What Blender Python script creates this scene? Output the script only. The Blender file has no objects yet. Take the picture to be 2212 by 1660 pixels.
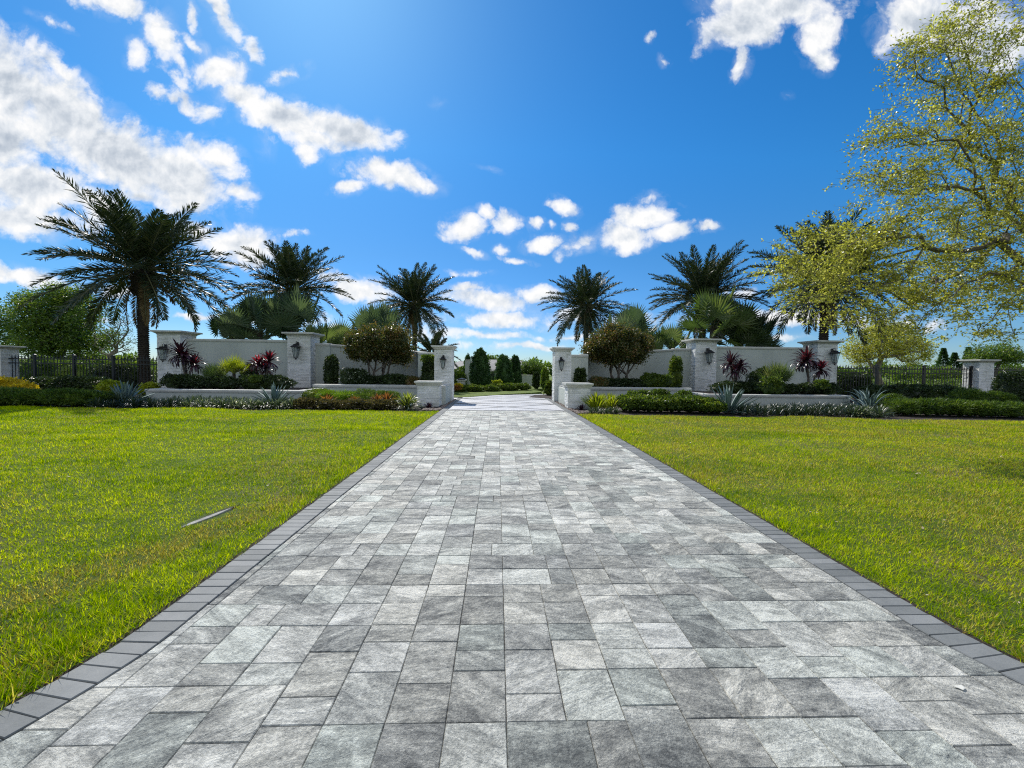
import bpy, math, random
import numpy as np
from mathutils import Vector
rnd = random.Random(7)
rng = np.random.default_rng(11)
SC = bpy.context.scene
COL = SC.collection
PI = math.pi

# ------------------------------------------------------------------ camera
CAM_H = 1.41
FPX = 921.7                      # focal length, in pixels of a 2212 px wide picture
def basis(yaw, pitch, roll):
    f = np.array([math.sin(yaw)*math.cos(pitch), math.cos(yaw)*math.cos(pitch), math.sin(pitch)])
    r = np.array([math.cos(yaw), -math.sin(yaw), 0.0]); u = np.cross(r, f)
    return r*math.cos(roll)+u*math.sin(roll), -r*math.sin(roll)+u*math.cos(roll), f
CR, CU, CF = basis(math.radians(1.95), math.radians(-1.97), math.radians(0.66))
def ray(x, y): return CF*FPX + CR*(x-1106) + CU*(830-y)
def at(x, y, Y):                 # surveyed point seen at (x, y) of the photo, Y metres down the drive
    d = ray(x, y); t = Y/d[1]; return (d[0]*t, Y, CAM_H+d[2]*t)
def G(x, y, z=0.0):              # point on the ground
    d = ray(x, y); t = (z-CAM_H)/d[2]; return (d[0]*t, d[1]*t, z)
cam_d = bpy.data.cameras.new('camera'); cam = bpy.data.objects.new('camera', cam_d); COL.objects.link(cam)
cam_d.sensor_width = 36; cam_d.lens = 36*FPX/2212; cam_d.clip_end = 3000; cam_d.clip_start = 0.05
from mathutils import Matrix
m = Matrix(((CR[0], CU[0], -CF[0], 0), (CR[1], CU[1], -CF[1], 0), (CR[2], CU[2], -CF[2], CAM_H), (0, 0, 0, 1)))
cam.matrix_world = m
SC.camera = cam

# ------------------------------------------------------------------ materials
def srgb(r, g, b):
    f = lambda c: (c/255/12.92) if c/255 <= .04045 else ((c/255+.055)/1.055)**2.4
    return (f(r), f(g), f(b), 1)
class NT:
    def __init__(s, name):
        s.m = bpy.data.materials.new(name); s.m.use_nodes = True; s.t = s.m.node_tree; s.t.nodes.clear()
        s.out = s.n('ShaderNodeOutputMaterial')
    def n(s, typ, **kw):
        nd = s.t.nodes.new(typ)
        for k, v in kw.items():
            if k.startswith('i_'):
                nd.inputs[int(k[2:]) if k[2:].isdigit() else k[2:].replace('_', ' ')].default_value = v
            else: setattr(nd, k, v)
        return nd
    def l(s, a, b): s.t.links.new(a, b)
    def mix(s, fac, a, b, typ='MIX'):
        nd = s.n('ShaderNodeMix', data_type='RGBA', blend_type=typ)
        for sock, v in ((nd.inputs[0], fac), (nd.inputs[6], a), (nd.inputs[7], b)):
            if hasattr(v, 'is_linked'): s.l(v, sock)
            else: sock.default_value = v
        return nd.outputs[2]
    def ramp(s, fac, stops, interp='LINEAR'):
        nd = s.n('ShaderNodeValToRGB'); nd.color_ramp.interpolation = interp; e = nd.color_ramp.elements
        while len(e) < len(stops): e.new(.5)
        for k, (p, c) in enumerate(stops):
            e[k].position = p; e[k].color = c if hasattr(c, '__len__') else (c, c, c, 1)
        s.l(fac, nd.inputs[0]); return nd.outputs[0]
    def math(s, op, a, b=0.0):
        nd = s.n('ShaderNodeMath', operation=op)
        for k, v in enumerate((a, b)):
            if hasattr(v, 'is_linked'): s.l(v, nd.inputs[k])
            else: nd.inputs[k].default_value = v
        return nd.outputs[0]
    def noise(s, vec, scale, detail=4, rough=.55, out=0, dist=0.0):
        nd = s.n('ShaderNodeTexNoise'); nd.inputs['Scale'].default_value = scale
        nd.inputs['Detail'].default_value = detail; nd.inputs['Roughness'].default_value = rough
        nd.inputs['Distortion'].default_value = dist
        if vec is not None: s.l(vec, nd.inputs['Vector'])
        return nd.outputs[out]
    def pos(s): return s.n('ShaderNodeNewGeometry').outputs['Position']
    def obj(s): return s.n('ShaderNodeTexCoord').outputs['Object']
    def mapv(s, vec, scale=(1, 1, 1), rot=(0, 0, 0), loc=(0, 0, 0)):
        nd = s.n('ShaderNodeMapping'); s.l(vec, nd.inputs[0])
        nd.inputs[1].default_value = loc; nd.inputs[2].default_value = rot; nd.inputs[3].default_value = scale
        return nd.outputs[0]
    def island(s): return s.n('ShaderNodeNewGeometry').outputs['Random Per Island']
    def bump(s, h, strength=.5, dist=.01):
        nd = s.n('ShaderNodeBump'); nd.inputs['Strength'].default_value = strength
        nd.inputs['Distance'].default_value = dist; s.l(h, nd.inputs['Height']); return nd.outputs[0]
    def bsdf(s, color, rough=.7, normal=None, spec=.5, metal=0.0):
        p = s.n('ShaderNodeBsdfPrincipled')
        for k, v in (('Base Color', color), ('Roughness', rough), ('Specular IOR Level', spec), ('Metallic', metal)):
            if hasattr(v, 'is_linked'): s.l(v, p.inputs[k])
            else: p.inputs[k].default_value = v
        if normal is not None: s.l(normal, p.inputs['Normal'])
        return p
    def done(s, sh): s.l(sh, s.out.inputs[0]); return s.m

def leaf_mat(name, cols, trans=.35, rough=.45, spec=.4, noise_scale=.9, tboost=1.6, bark=None):
    """leaf colours vary from leaf to leaf and, in soft drifts, through the plant"""
    t = NT(name); r = t.island(); n = t.noise(t.pos(), noise_scale, 3, .6)
    f = t.math('ADD', t.math('MULTIPLY', r, .62), t.math('MULTIPLY', t.math('SUBTRACT', n, .28), .85))
    k = len(cols); c = t.ramp(f, [(i/(k-1)*.8+.1, cc) for i, cc in enumerate(cols)])
    p = t.bsdf(c, rough, spec=spec)
    tr = t.n('ShaderNodeBsdfTranslucent')
    tc = t.mix(1.0, c, (tboost, tboost, tboost*.55, 1), 'MULTIPLY'); t.l(tc, tr.inputs[0])
    mx = t.n('ShaderNodeMixShader'); mx.inputs[0].default_value = trans
    t.l(p.outputs[0], mx.inputs[1]); t.l(tr.outputs[0], mx.inputs[2])
    return t.done(mx.outputs[0])
def plain(name, col, rough=.6, var=.15, scale=8.0, bump=0.0, spec=.5, metal=0.0):
    t = NT(name); n = t.noise(t.obj(), scale, 5, .6)
    lo = tuple(c*(1-var) for c in col[:3])+(1,); hi = tuple(min(1, c*(1+var)) for c in col[:3])+(1,)
    c = t.ramp(n, [(.3, lo), (.7, hi)])
    nm = t.bump(t.noise(t.obj(), scale*6, 4), bump, .01) if bump else None
    return t.done(t.bsdf(c, rough, nm, spec, metal).outputs[0])

M = {}
# white split-face ledge stone
t = NT('white_ledge_stone'); r = t.island()
n1 = t.noise(t.mapv(t.pos(), (9, 9, 40)), 1, 4)
c = t.ramp(t.math('ADD', t.math('MULTIPLY', r, .6), t.math('MULTIPLY', n1, .4)), [(.1, (.55, .56, .54, 1)), (.4, (.78, .79, .77, 1)), (.9, (.86, .86, .85, 1))])
st = t.ramp(t.noise(t.mapv(t.pos(), (1.2, 1.2, .5)), 1, 5, .7), [(.35, (.80, .80, .76, 1)), (.6, (1, 1, 1, 1))])
c = t.mix(1.0, c, st, 'MULTIPLY')
M['stone'] = t.done(t.bsdf(c, .75, t.bump(t.noise(t.mapv(t.pos(), (14, 14, 50)), 1, 6, .7), .9, .012)).outputs[0])
# painted stucco
t = NT('white_stucco')
c = t.ramp(t.noise(t.mapv(t.pos(), (.7, .7, .35)), 1, 6, .65), [(.3, (.42, .455, .41, 1)), (.55, (.50, .535, .485, 1)), (.8, (.56, .59, .54, 1))])
drip = t.ramp(t.noise(t.mapv(t.pos(), (5, 5, .35)), 1, 4, .7), [(.55, (1, 1, 1, 1)), (.8, (.82, .82, .78, 1))])
c = t.mix(.7, c, t.mix(1.0, c, drip, 'MULTIPLY'))
M['stucco'] = t.done(t.bsdf(c, .85, t.bump(t.noise(t.pos(), 60, 4), .35, .006)).outputs[0])
t = NT('cast_stone_coping')
c = t.ramp(t.noise(t.pos(), 3, 6, .7), [(.3, (.44, .45, .41, 1)), (.6, (.60, .60, .55, 1)), (.8, (.68, .68, .63, 1))])
M['coping'] = t.done(t.bsdf(c, .7, t.bump(t.noise(t.pos(), 40, 5), .3, .006)).outputs[0])
M['black'] = plain('black_painted_metal', (.012, .012, .013), .4, .2, 6)
t = NT('lantern_glass'); g = t.n('ShaderNodeBsdfTransparent'); g.inputs[0].default_value = (.82, .86, .86, 1); g2 = t.bsdf((.5, .55, .55, 1), .15); gm = t.n('ShaderNodeMixShader'); gm.inputs[0].default_value = .25
t.l(g.outputs[0], gm.inputs[1]); t.l(g2.outputs[0], gm.inputs[2]); M['glass'] = t.done(gm.outputs[0])
M['candle'] = plain('frosted_bulb', (.7, .68, .6), .4)
M['mulch'] = None
t = NT('dark_bark_mulch'); n = t.noise(t.pos(), 30, 6, .7)
c = t.ramp(n, [(.35, (.012, .008, .006, 1)), (.55, (.045, .03, .022, 1)), (.75, (.13, .10, .08, 1))])
M['mulch'] = t.done(t.bsdf(c, .9, t.bump(n, 1, .03)).outputs[0])
# pavers: every paver is its own shade, streaked white to charcoal
t = NT('grey_streaked_pavers')
at_ = t.n('ShaderNodeAttribute', attribute_name='pv'); sep = t.n('ShaderNodeSeparateColor'); t.l(at_.outputs['Color'], sep.inputs[0])
r1, r2, r3 = sep.outputs
P = t.pos()
off = t.n('ShaderNodeVectorMath', operation='MULTIPLY_ADD'); t.l(at_.outputs['Color'], off.inputs[0]); off.inputs[1].default_value = (31, 17, 23); t.l(P, off.inputs[2])
rot = t.n('ShaderNodeVectorRotate', rotation_type='Z_AXIS'); t.l(off.outputs[0], rot.inputs['Vector'])
t.l(t.math('ADD', t.math('MULTIPLY', r2, 1.5), -.75), rot.inputs['Angle'])
V = rot.outputs[0]
sw = t.noise(t.mapv(V, (2.4, 8.0, 3)), 1, 8, .68, dist=.45)
fine = t.noise(t.mapv(V, (18, 27, 14)), 1, 7, .8)
blot = t.noise(V, 5, 5, .7)
f = t.math('ADD', t.math('MULTIPLY', t.math('ADD', t.math('MULTIPLY', t.math('SUBTRACT', sw, .5), 1.35), .5), .85), t.math('MULTIPLY', blot, .55))
f = t.math('ADD', f, t.math('MULTIPLY', t.math('SUBTRACT', r1, .5), .27))
f = t.math('ADD', f, t.math('MULTIPLY', t.math('SUBTRACT', fine, .5), .95))
f = t.math('ADD', f, t.math('MULTIPLY', t.math('SUBTRACT', t.noise(P, 70, 4, .8), .5), .75))
c = t.ramp(f, [(.32, (.085, .088, .09, 1)), (.52, (.20, .203, .20, 1)), (.72, (.37, .37, .355, 1)), (.95, (.66, .65, .62, 1))])
tint = t.ramp(r3, [(0, (.95, 1.0, .985, 1)), (.5, (1, 1, 1, 1)), (.85, (1, .985, .955, 1)), (1, (.97, .98, 1.0, 1))])
c = t.mix(1.0, c, tint, 'MULTIPLY'); c = t.mix(1.0, c, (1.25, 1.25, 1.18, 1), 'MULTIPLY')
speck = t.ramp(t.noise(P, 160, 2, .5), [(.70, 0), (.78, 1)])
c = t.mix(t.math('MULTIPLY', speck, .45), c, (.80, .80, .78, 1)); c = t.mix(t.math('MULTIPLY', t.ramp(t.noise(P, 95, 2, .5), [(.27, 1), (.34, 0)]), .6), c, (.06, .06, .06, 1))
h = t.math('ADD', t.math('MULTIPLY', sw, 1.3), t.math('ADD', t.math('MULTIPLY', t.noise(V, 26, 6, .8), .9), t.math('MULTIPLY', t.noise(P, 120, 3, .7), .25)))
rd = t.math('ABSOLUTE', t.math('SUBTRACT', t.noise(t.mapv(V, (2.0, 9, 3)), 1, 4, .5, dist=.3), .5))
cl = t.ramp(rd, [(0, 0), (.022, 1)]); rd2 = t.math('ABSOLUTE', t.math('SUBTRACT', t.noise(t.mapv(V, (3, 7.5, 3), loc=(3, 8, 1)), 1, 4, .5, dist=.3), .47)); cl2 = t.ramp(rd2, [(0, 0), (.012, 1)])
gate = t.ramp(t.noise(P, 4.5, 3, .6), [(.46, 1), (.58, 0)])
crk = t.math('MAXIMUM', t.math('MULTIPLY', cl, cl2), gate)
sx_ = t.n('ShaderNodeSeparateXYZ'); t.l(P, sx_.inputs[0])
dirt = t.ramp(t.noise(t.mapv(P, (.9, .25, 1)), 1, 5, .65), [(.35, (.90, .89, .87, 1)), (.6, (1.03, 1.03, 1.02, 1))]); c = t.mix(1.0, c, dirt, 'MULTIPLY')
h = t.math('ADD', h, t.math('MULTIPLY', t.ramp(t.noise(t.mapv(V, (2.4, 5.5, 3)), 1, 3, .5, dist=.2), [(.42, 0), (.46, .35), (.56, .40), (.60, .9)]), .45))
M['paver'] = t.done(t.bsdf(c, .66, t.bump(h, 1.0, .024), spec=.4).outputs[0])
t = NT('charcoal_border_bricks')
at_ = t.n('ShaderNodeAttribute', attribute_name='pv')
c = t.ramp(t.math('ADD', t.math('MULTIPLY', at_.outputs['Fac'], .6), t.math('MULTIPLY', t.noise(t.pos(), 9, 6, .7), .5)), [(.2, (.150, .160, .160, 1)), (.8, (.235, .245, .245, 1))])
c = t.mix(t.math('MULTIPLY', t.ramp(t.noise(t.pos(), 220, 2), [(.68, 0), (.78, 1)]), .3), c, (.55, .55, .55, 1))
c = t.mix(1.0, c, t.ramp(t.noise(t.pos(), 3, 6, .7), [(.35, (.82, .82, .80, 1)), (.65, (1.12, 1.1, 1.06, 1))]), 'MULTIPLY')
M['border'] = t.done(t.bsdf(c, .7, t.bump(t.noise(t.pos(), 90, 4), .4, .004), spec=.3).outputs[0])
t = NT('joint_sand'); n = t.noise(t.pos(), 60, 5)
M['joint'] = t.done(t.bsdf(t.ramp(n, [(.3, (.018, .018, .018, 1)), (.7, (.06, .058, .055, 1))]), .95).outputs[0])
# pale apron between the pillars: small white setts crossed by dark diagonal bands
t = NT('pale_apron_setts')
at_ = t.n('ShaderNodeAttribute', attribute_name='pv')
br = t.n('ShaderNodeTexBrick', offset=.5); t.l(t.mapv(t.pos(), (1, 1, 1)), br.inputs['Vector'])
br.inputs['Scale'].default_value = 1; br.inputs['Brick Width'].default_value = .2; br.inputs['Row Height'].default_value = .1; br.inputs['Mortar Size'].default_value = .004
br.inputs['Color1'].default_value = (.60, .60, .60, 1); br.inputs['Color2'].default_value = (.50, .50, .505, 1); br.inputs['Mortar'].default_value = (.16, .16, .16, 1)
c = t.mix(.35, br.outputs[0], t.ramp(t.noise(t.pos(), 2.2, 6, .7), [(.3, (.34, .34, .345, 1)), (.7, (.62, .62, .61, 1))]))
M['apron'] = t.done(t.bsdf(c, .6, t.bump(t.noise(t.pos(), 50, 4), .3, .005)).outputs[0])
# soil and thatch under the lawn
t = NT('lawn_thatch')
n = t.noise(t.pos(), 45, 6, .75); big = t.noise(t.pos(), .55, 4, .6)
c1 = t.ramp(n, [(.3, (.02, .04, .001, 1)), (.5, (.075, .125, .002, 1)), (.72, (.19, .25, .008, 1))])
c2 = t.ramp(n, [(.3, (.06, .045, .02, 1)), (.5, (.17, .14, .06, 1)), (.72, (.32, .28, .14, 1))])
M['lawn'] = t.done(t.bsdf(t.mix(t.ramp(big, [(.52, 0), (.72, 1)]), c1, c2), .95, t.bump(n, 1, .03)).outputs[0])
# grass blades
t = NT('grass_blades')
r = t.island(); P = t.pos(); big = t.noise(P, .42, 4, .62); mid = t.noise(t.mapv(P, (1, 1.5, 1)), 3.4, 6, .72)
green = t.ramp(t.math('ADD', t.math('MULTIPLY', r, .42), t.math('ADD', t.math('MULTIPLY', t.math('SUBTRACT', mid, .20), 1.25), t.math('MULTIPLY', t.math('SUBTRACT', t.noise(t.mapv(P, (.22, .9, 1), rot=(0, 0, .18)), 1, 3, .5), .5), .8))), [(.10, (.035, .08, .001, 1)), (.36, (.14, .25, .001, 1)), (.62, (.36, .47, .001, 1)), (.94, (.70, .74, .02, 1))])  # patchy turf tone; mid-scale dark patches also paint shade between clumps
straw = t.ramp(r, [(0, (.20, .15, .02, 1)), (.5, (.42, .36, .07, 1)), (1, (.66, .58, .20, 1))])
sx = t.n('ShaderNodeSeparateXYZ'); t.l(P, sx.inputs[0])
side = t.ramp(t.math('ADD', t.math('MULTIPLY', sx.outputs[0], .05), .5), [(.5, 0), (.75, 1)])
pf = t.math('ADD', t.math('ADD', t.math('MULTIPLY', big, .75), t.math('MULTIPLY', mid, .4)), t.math('MULTIPLY', side, .12))
w = t.ramp(pf, [(.56, .02), (.74, .58)])
dl = t.math('ABSOLUTE', t.math('ADD', t.math('SUBTRACT', sx.outputs[0], t.math('MULTIPLY', sx.outputs[1], .32)), 3.71))
worn = t.math('MULTIPLY', t.ramp(dl, [(.10, 1), (.42, 0)]), t.math('MULTIPLY', t.ramp(t.math('MULTIPLY', sx.outputs[1], .1), [(.40, 1), (.52, 0)]), t.ramp(mid, [(.38, .2), (.6, 1)])))
w = t.math('MAXIMUM', w, t.math('MINIMUM', t.math('MULTIPLY', worn, 1.3), .85))
# a worn strip where the ground is thin along the drive, left
pick = t.math('LESS_THAN', t.math('FRACT', t.math('MULTIPLY', r, 37.7)), w)
c = t.mix(pick, green, straw)
p = t.bsdf(c, .9, spec=.0); tr = t.n('ShaderNodeBsdfTranslucent'); t.l(t.mix(1.0, c, (1.6, 1.55, .6, 1), 'MULTIPLY'), tr.inputs[0])
mx = t.n('ShaderNodeMixShader'); mx.inputs[0].default_value = .42; t.l(p.outputs[0], mx.inputs[1]); t.l(tr.outputs[0], mx.inputs[2])
M['grass'] = t.done(mx.outputs[0])
t = NT('far_turf'); n = t.noise(t.mapv(t.pos(), (1, .3, 1)), 3, 6, .7)
M['turf'] = t.done(t.bsdf(t.ramp(n, [(.3, (.07, .12, .008, 1)), (.7, (.17, .23, .02, 1))]), .9, t.bump(t.noise(t.pos(), 30, 4), 1, .05)).outputs[0])
M['bark'] = plain('grey_bark', (.13, .11, .09), .9, .45, 5, .8)
M['twig'] = plain('pale_twigs', (.20, .17, .13), .9, .35, 5)
t = NT('palm_trunk'); n = t.noise(t.mapv(t.obj(), (4, 4, 10)), 1, 5, .7)
M['ptrunk'] = t.done(t.bsdf(t.ramp(n, [(.3, (.020, .016, .012, 1)), (.7, (.085, .068, .052, 1))]), .95, t.bump(n, 1, .04)).outputs[0])
M['frond'] = leaf_mat('date_palm_leaflets', [(.014, .026, .012, 1), (.026, .045, .018, 1), (.045, .07, .03, 1), (.085, .09, .045, 1)], .15, .45, .4)
M['deadfrond'] = leaf_mat('dead_frond_leaflets', [(.10, .065, .03, 1), (.20, .14, .07, 1), (.32, .24, .13, 1)], .2, .7, .2)
M['rachis'] = plain('frond_stems', (.13, .13, .06), .6, .3)
M['fanleaf'] = leaf_mat('silvery_fan_leaf', [(.035, .065, .035, 1), (.058, .098, .05, 1), (.09, .135, .075, 1), (.16, .19, .11, 1)], .32, .45, .5, 1.2)
M['fandark'] = leaf_mat('green_fan_leaf', [(.035, .065, .018, 1), (.065, .11, .03, 1), (.12, .17, .05, 1), (.23, .25, .10, 1)], .4, .4, .5, 1.5)
M['oak'] = leaf_mat('yellow_green_oak_leaf', [(.12, .13, .026, 1), (.26, .27, .042, 1), (.42, .42, .08, 1), (.68, .66, .26, 1)], .55, .34, .6, .7, 1.6)
M['broad'] = leaf_mat('mid_green_leaf', [(.025, .055, .010, 1), (.06, .12, .016, 1), (.14, .22, .025, 1), (.28, .34, .05, 1)], .42, .45, .45, .5)
M['cypress'] = leaf_mat('dense_evergreen_leaf', [(.018, .045, .014, 1), (.035, .085, .024, 1), (.06, .13, .035, 1), (.10, .19, .05, 1)], .3, .5, .35, .8)
M['hedge'] = leaf_mat('dark_hedge_leaf', [(.010, .020, .007, 1), (.022, .040, .012, 1), (.04, .07, .018, 1), (.085, .13, .03, 1)], .25, .42, .45, 1.4)
M['hedge2'] = leaf_mat('fresh_hedge_leaf', [(.02, .045, .008, 1), (.05, .095, .012, 1), (.12, .18, .02, 1), (.24, .28, .04, 1)], .38, .45, .4, 1.4)
M['juniper'] = leaf_mat('juniper_needles', [(.02, .05, .010, 1), (.05, .10, .014, 1), (.11, .17, .02, 1), (.17, .23, .03, 1)], .35, .5, .35, 1.6)
M['mound'] = leaf_mat('bright_mound_needles', [(.05, .10, .008, 1), (.10, .19, .012, 1), (.18, .28, .02, 1), (.24, .34, .03, 1)], .4, .5, .3, 1.6)
M['croton'] = leaf_mat('rust_and_olive_leaf', [(.020, .032, .008, 1), (.045, .070, .014, 1), (.09, .105, .020, 1), (.15, .12, .032, 1), (.30, .15, .06, 1)], .34, .4, .5, 1.3)
M['croton2'] = leaf_mat('brown_green_leaf', [(.02, .022, .010, 1), (.05, .05, .018, 1), (.11, .09, .035, 1), (.20, .16, .07, 1)], .3, .45, .4, 2)
M['yellow'] = leaf_mat('yellow_leaf', [(.30, .24, .015, 1), (.50, .40, .02, 1), (.70, .52, .03, 1)], .4, .5, .3, 2)
M['orange'] = leaf_mat('orange_leaf', [(.10, .035, .015, 1), (.22, .09, .03, 1), (.36, .20, .06, 1)], .45, .4, .4, 2)
M['red'] = leaf_mat('crimson_leaf', [(.12, .008, .02, 1), (.30, .015, .04, 1), (.45, .04, .07, 1)], .4, .35, .5, 2)
M['purple'] = leaf_mat('dark_purple_leaf', [(.018, .008, .014, 1), (.045, .015, .03, 1), (.09, .03, .045, 1)], .2, .3, .7, 2)
M['agave'] = leaf_mat('blue_grey_agave', [(.09, .15, .14, 1), (.15, .22, .20, 1), (.21, .29, .26, 1)], .06, .5, .4, 1.2)
M['varieg'] = leaf_mat('cream_edged_strap_leaf', [(.012, .025, .012, 1), (.03, .055, .025, 1), (.10, .14, .08, 1), (.70, .72, .60, 1)], .3, .35, .5, 2.5)
M['strap'] = leaf_mat('dark_strap_leaf', [(.010, .020, .010, 1), (.022, .04, .02, 1), (.045, .07, .035, 1), (.14, .17, .12, 1)], .2, .3, .6, 2)
M['ygrass'] = leaf_mat('yellow_green_blade', [(.14, .20, .01, 1), (.28, .33, .02, 1), (.42, .44, .04, 1)], .45, .4, .4, 2)
M['rock'] = plain('brown_river_rock', (.22, .17, .14), .8, .5, 14, .5)
M['concrete'] = plain('old_concrete', (.36, .35, .31), .9, .4, 9, .4)
M['rooft'] = plain('grey_roof_tiles', (.30, .29, .27), .8, .2, 2, .4)
M['rooft2'] = plain('charcoal_band_setts', (.10, .105, .105), .8, .3, 2, .4)
M['housewall'] = plain('house_stucco', (.55, .54, .50), .9, .1, 1)
M['dead'] = leaf_mat('fallen_dry_leaf', [(.25, .18, .09, 1), (.42, .34, .2, 1), (.62, .56, .42, 1)], .1, .6, .3, 3)

# ------------------------------------------------------------------ mesh helpers
def link(name, me, parent=None, mat=None):
    o = bpy.data.objects.new(name, me); COL.objects.link(o)
    if mat is not None and me is not None and not me.materials:
        for k in (mat if isinstance(mat, (list, tuple)) else [mat]): me.materials.append(k)
    if parent is not None: o.parent = parent
    return o
def npmesh(name, V, F, attr=None):
    V = np.asarray(V, dtype=np.float32); F = np.asarray(F, dtype=np.int32); k = F.shape[1]
    me = bpy.data.meshes.new(name); me.vertices.add(len(V)); me.vertices.foreach_set('co', V.ravel())
    me.loops.add(F.size); me.loops.foreach_set('vertex_index', F.ravel())
    me.polygons.add(len(F)); me.polygons.foreach_set('loop_start', np.arange(0, F.size, k, dtype=np.int32))
    me.polygons.foreach_set('use_smooth', np.zeros(len(F), dtype=bool))
    me.update(calc_edges=True)
    if attr is not None:
        a = me.color_attributes.new('pv', 'FLOAT_COLOR', 'POINT'); a.data.foreach_set('color', np.asarray(attr, dtype=np.float32).ravel())
    return me
class MB:
    def __init__(s): s.v = []; s.f = []; s.mi = []
    def add(s, vs, fs, mi=0):
        b = len(s.v); s.v += [tuple(p) for p in vs]; s.f += [tuple(b+i for i in f) for f in fs]; s.mi += [mi]*len(fs)
    def box(s, x0, x1, y0, y1, z0, z1, mi=0):
        s.add([(x0, y0, z0), (x1, y0, z0), (x1, y1, z0), (x0, y1, z0), (x0, y0, z1), (x1, y0, z1), (x1, y1, z1), (x0, y1, z1)],
              [(0, 3, 2, 1), (4, 5, 6, 7), (0, 1, 5, 4), (1, 2, 6, 5), (2, 3, 7, 6), (3, 0, 4, 7)], mi)
    def loft(s, rings, mi=0, cap=True):
        n = len(rings[0]); b = len(s.v)
        for r in rings: s.v += [tuple(p) for p in r]
        fs = []
        for i in range(len(rings)-1):
            for j in range(n):
                fs.append((b+i*n+j, b+i*n+(j+1) % n, b+(i+1)*n+(j+1) % n, b+(i+1)*n+j))
        if cap: fs.append(tuple(b+j for j in range(n))[::-1]); fs.append(tuple(b+(len(rings)-1)*n+j for j in range(n)))
        s.f += fs; s.mi += [mi]*len(fs)
    def rects(s, prof, cx, cy, mi=0):   # prof: (half x, half y, z)
        s.loft([[(cx-a, cy-b, z), (cx+a, cy-b, z), (cx+a, cy+b, z), (cx-a, cy+b, z)] for a, b, z in prof], mi)
    def tube(s, pts, rad, n=6, mi=0, cap=True):
        pts = [Vector(p) for p in pts]; rings = []; up = Vector((.13, .21, .97))
        for i, p in enumerate(pts):
            d = (pts[min(i+1, len(pts)-1)]-pts[max(i-1, 0)]); d = d.normalized() if d.length > 1e-9 else Vector((0, 0, 1))
            a = d.cross(up); a = a.normalized() if a.length > 1e-3 else Vector((1, 0, 0)); b = d.cross(a)
            r = rad[i] if hasattr(rad, '__len__') else rad
            rings.append([p+(a*math.cos(q)+b*math.sin(q))*r for q in [2*PI*j/n for j in range(n)]])
        s.loft(rings, mi, cap)
    def mesh(s, name, smooth=False):
        me = bpy.data.meshes.new(name); me.from_pydata(s.v, [], s.f); me.polygons.foreach_set('material_index', s.mi)
        if smooth: me.polygons.foreach_set('use_smooth', [True]*len(s.f))
        me.update(); return me
    def build(s, name, mat, parent=None, smooth=False): return link(name, s.mesh(name, smooth), parent, mat)
def tag(o, label=None, cat=None, group=None, kind=None):
    if label: o['label'] = label
    if cat: o['category'] = cat
    if group: o['group'] = group
    if kind: o['kind'] = kind
    return o
def thing(name, label, cat, loc=(0, 0, 0), group=None, rz=0, sc=1):
    o = bpy.data.objects.new(name, None); COL.objects.link(o); o.location = loc; o.rotation_euler = (0, 0, rz)
    o.scale = (sc, sc, sc) if not hasattr(sc, '__len__') else sc; o.empty_display_size = .2
    return tag(o, label, cat, group)
def copy_tree(o, loc, label, rz=0, sc=1, name=None):
    c = o.copy(); COL.objects.link(c); c.location = loc; c.rotation_euler = (0, 0, rz)
    c.scale = (sc, sc, sc) if not hasattr(sc, '__len__') else sc; c['label'] = label
    for ch in o.children:
        k = ch.copy(); COL.objects.link(k); k.parent = c
        for g in ch.children:
            q = g.copy(); COL.objects.link(q); q.parent = k
    return c
def struct(o): o['kind'] = 'structure'; return o

def unit(a): return a/np.maximum(np.linalg.norm(a, axis=1, keepdims=True), 1e-9)
def leaves(C, D, L, Wd, nrm=None, fold=.0):
    """N rhombic leaves: base C, direction D, length L, width Wd -> V, F"""
    N = len(C); D = unit(np.asarray(D, float)); R = rng.normal(size=(N, 3)) if nrm is None else nrm
    S = unit(np.cross(D, R)); U = np.cross(S, D)
    L = np.broadcast_to(np.asarray(L, float).reshape(-1, 1), (N, 1)); Wd = np.broadcast_to(np.asarray(Wd, float).reshape(-1, 1), (N, 1))
    V = np.stack([C, C+D*L*.5+S*Wd*.5+U*Wd*fold, C+D*L, C+D*L*.5-S*Wd*.5+U*Wd*fold], 1).reshape(-1, 3)
    F = np.arange(4*N).reshape(N, 4); return V, F
def rand_dirs(n, up=0.0, flat=1.0):
    d = rng.normal(size=(n, 3)); d[:, 2] = d[:, 2]*flat+up; return unit(d)

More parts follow.
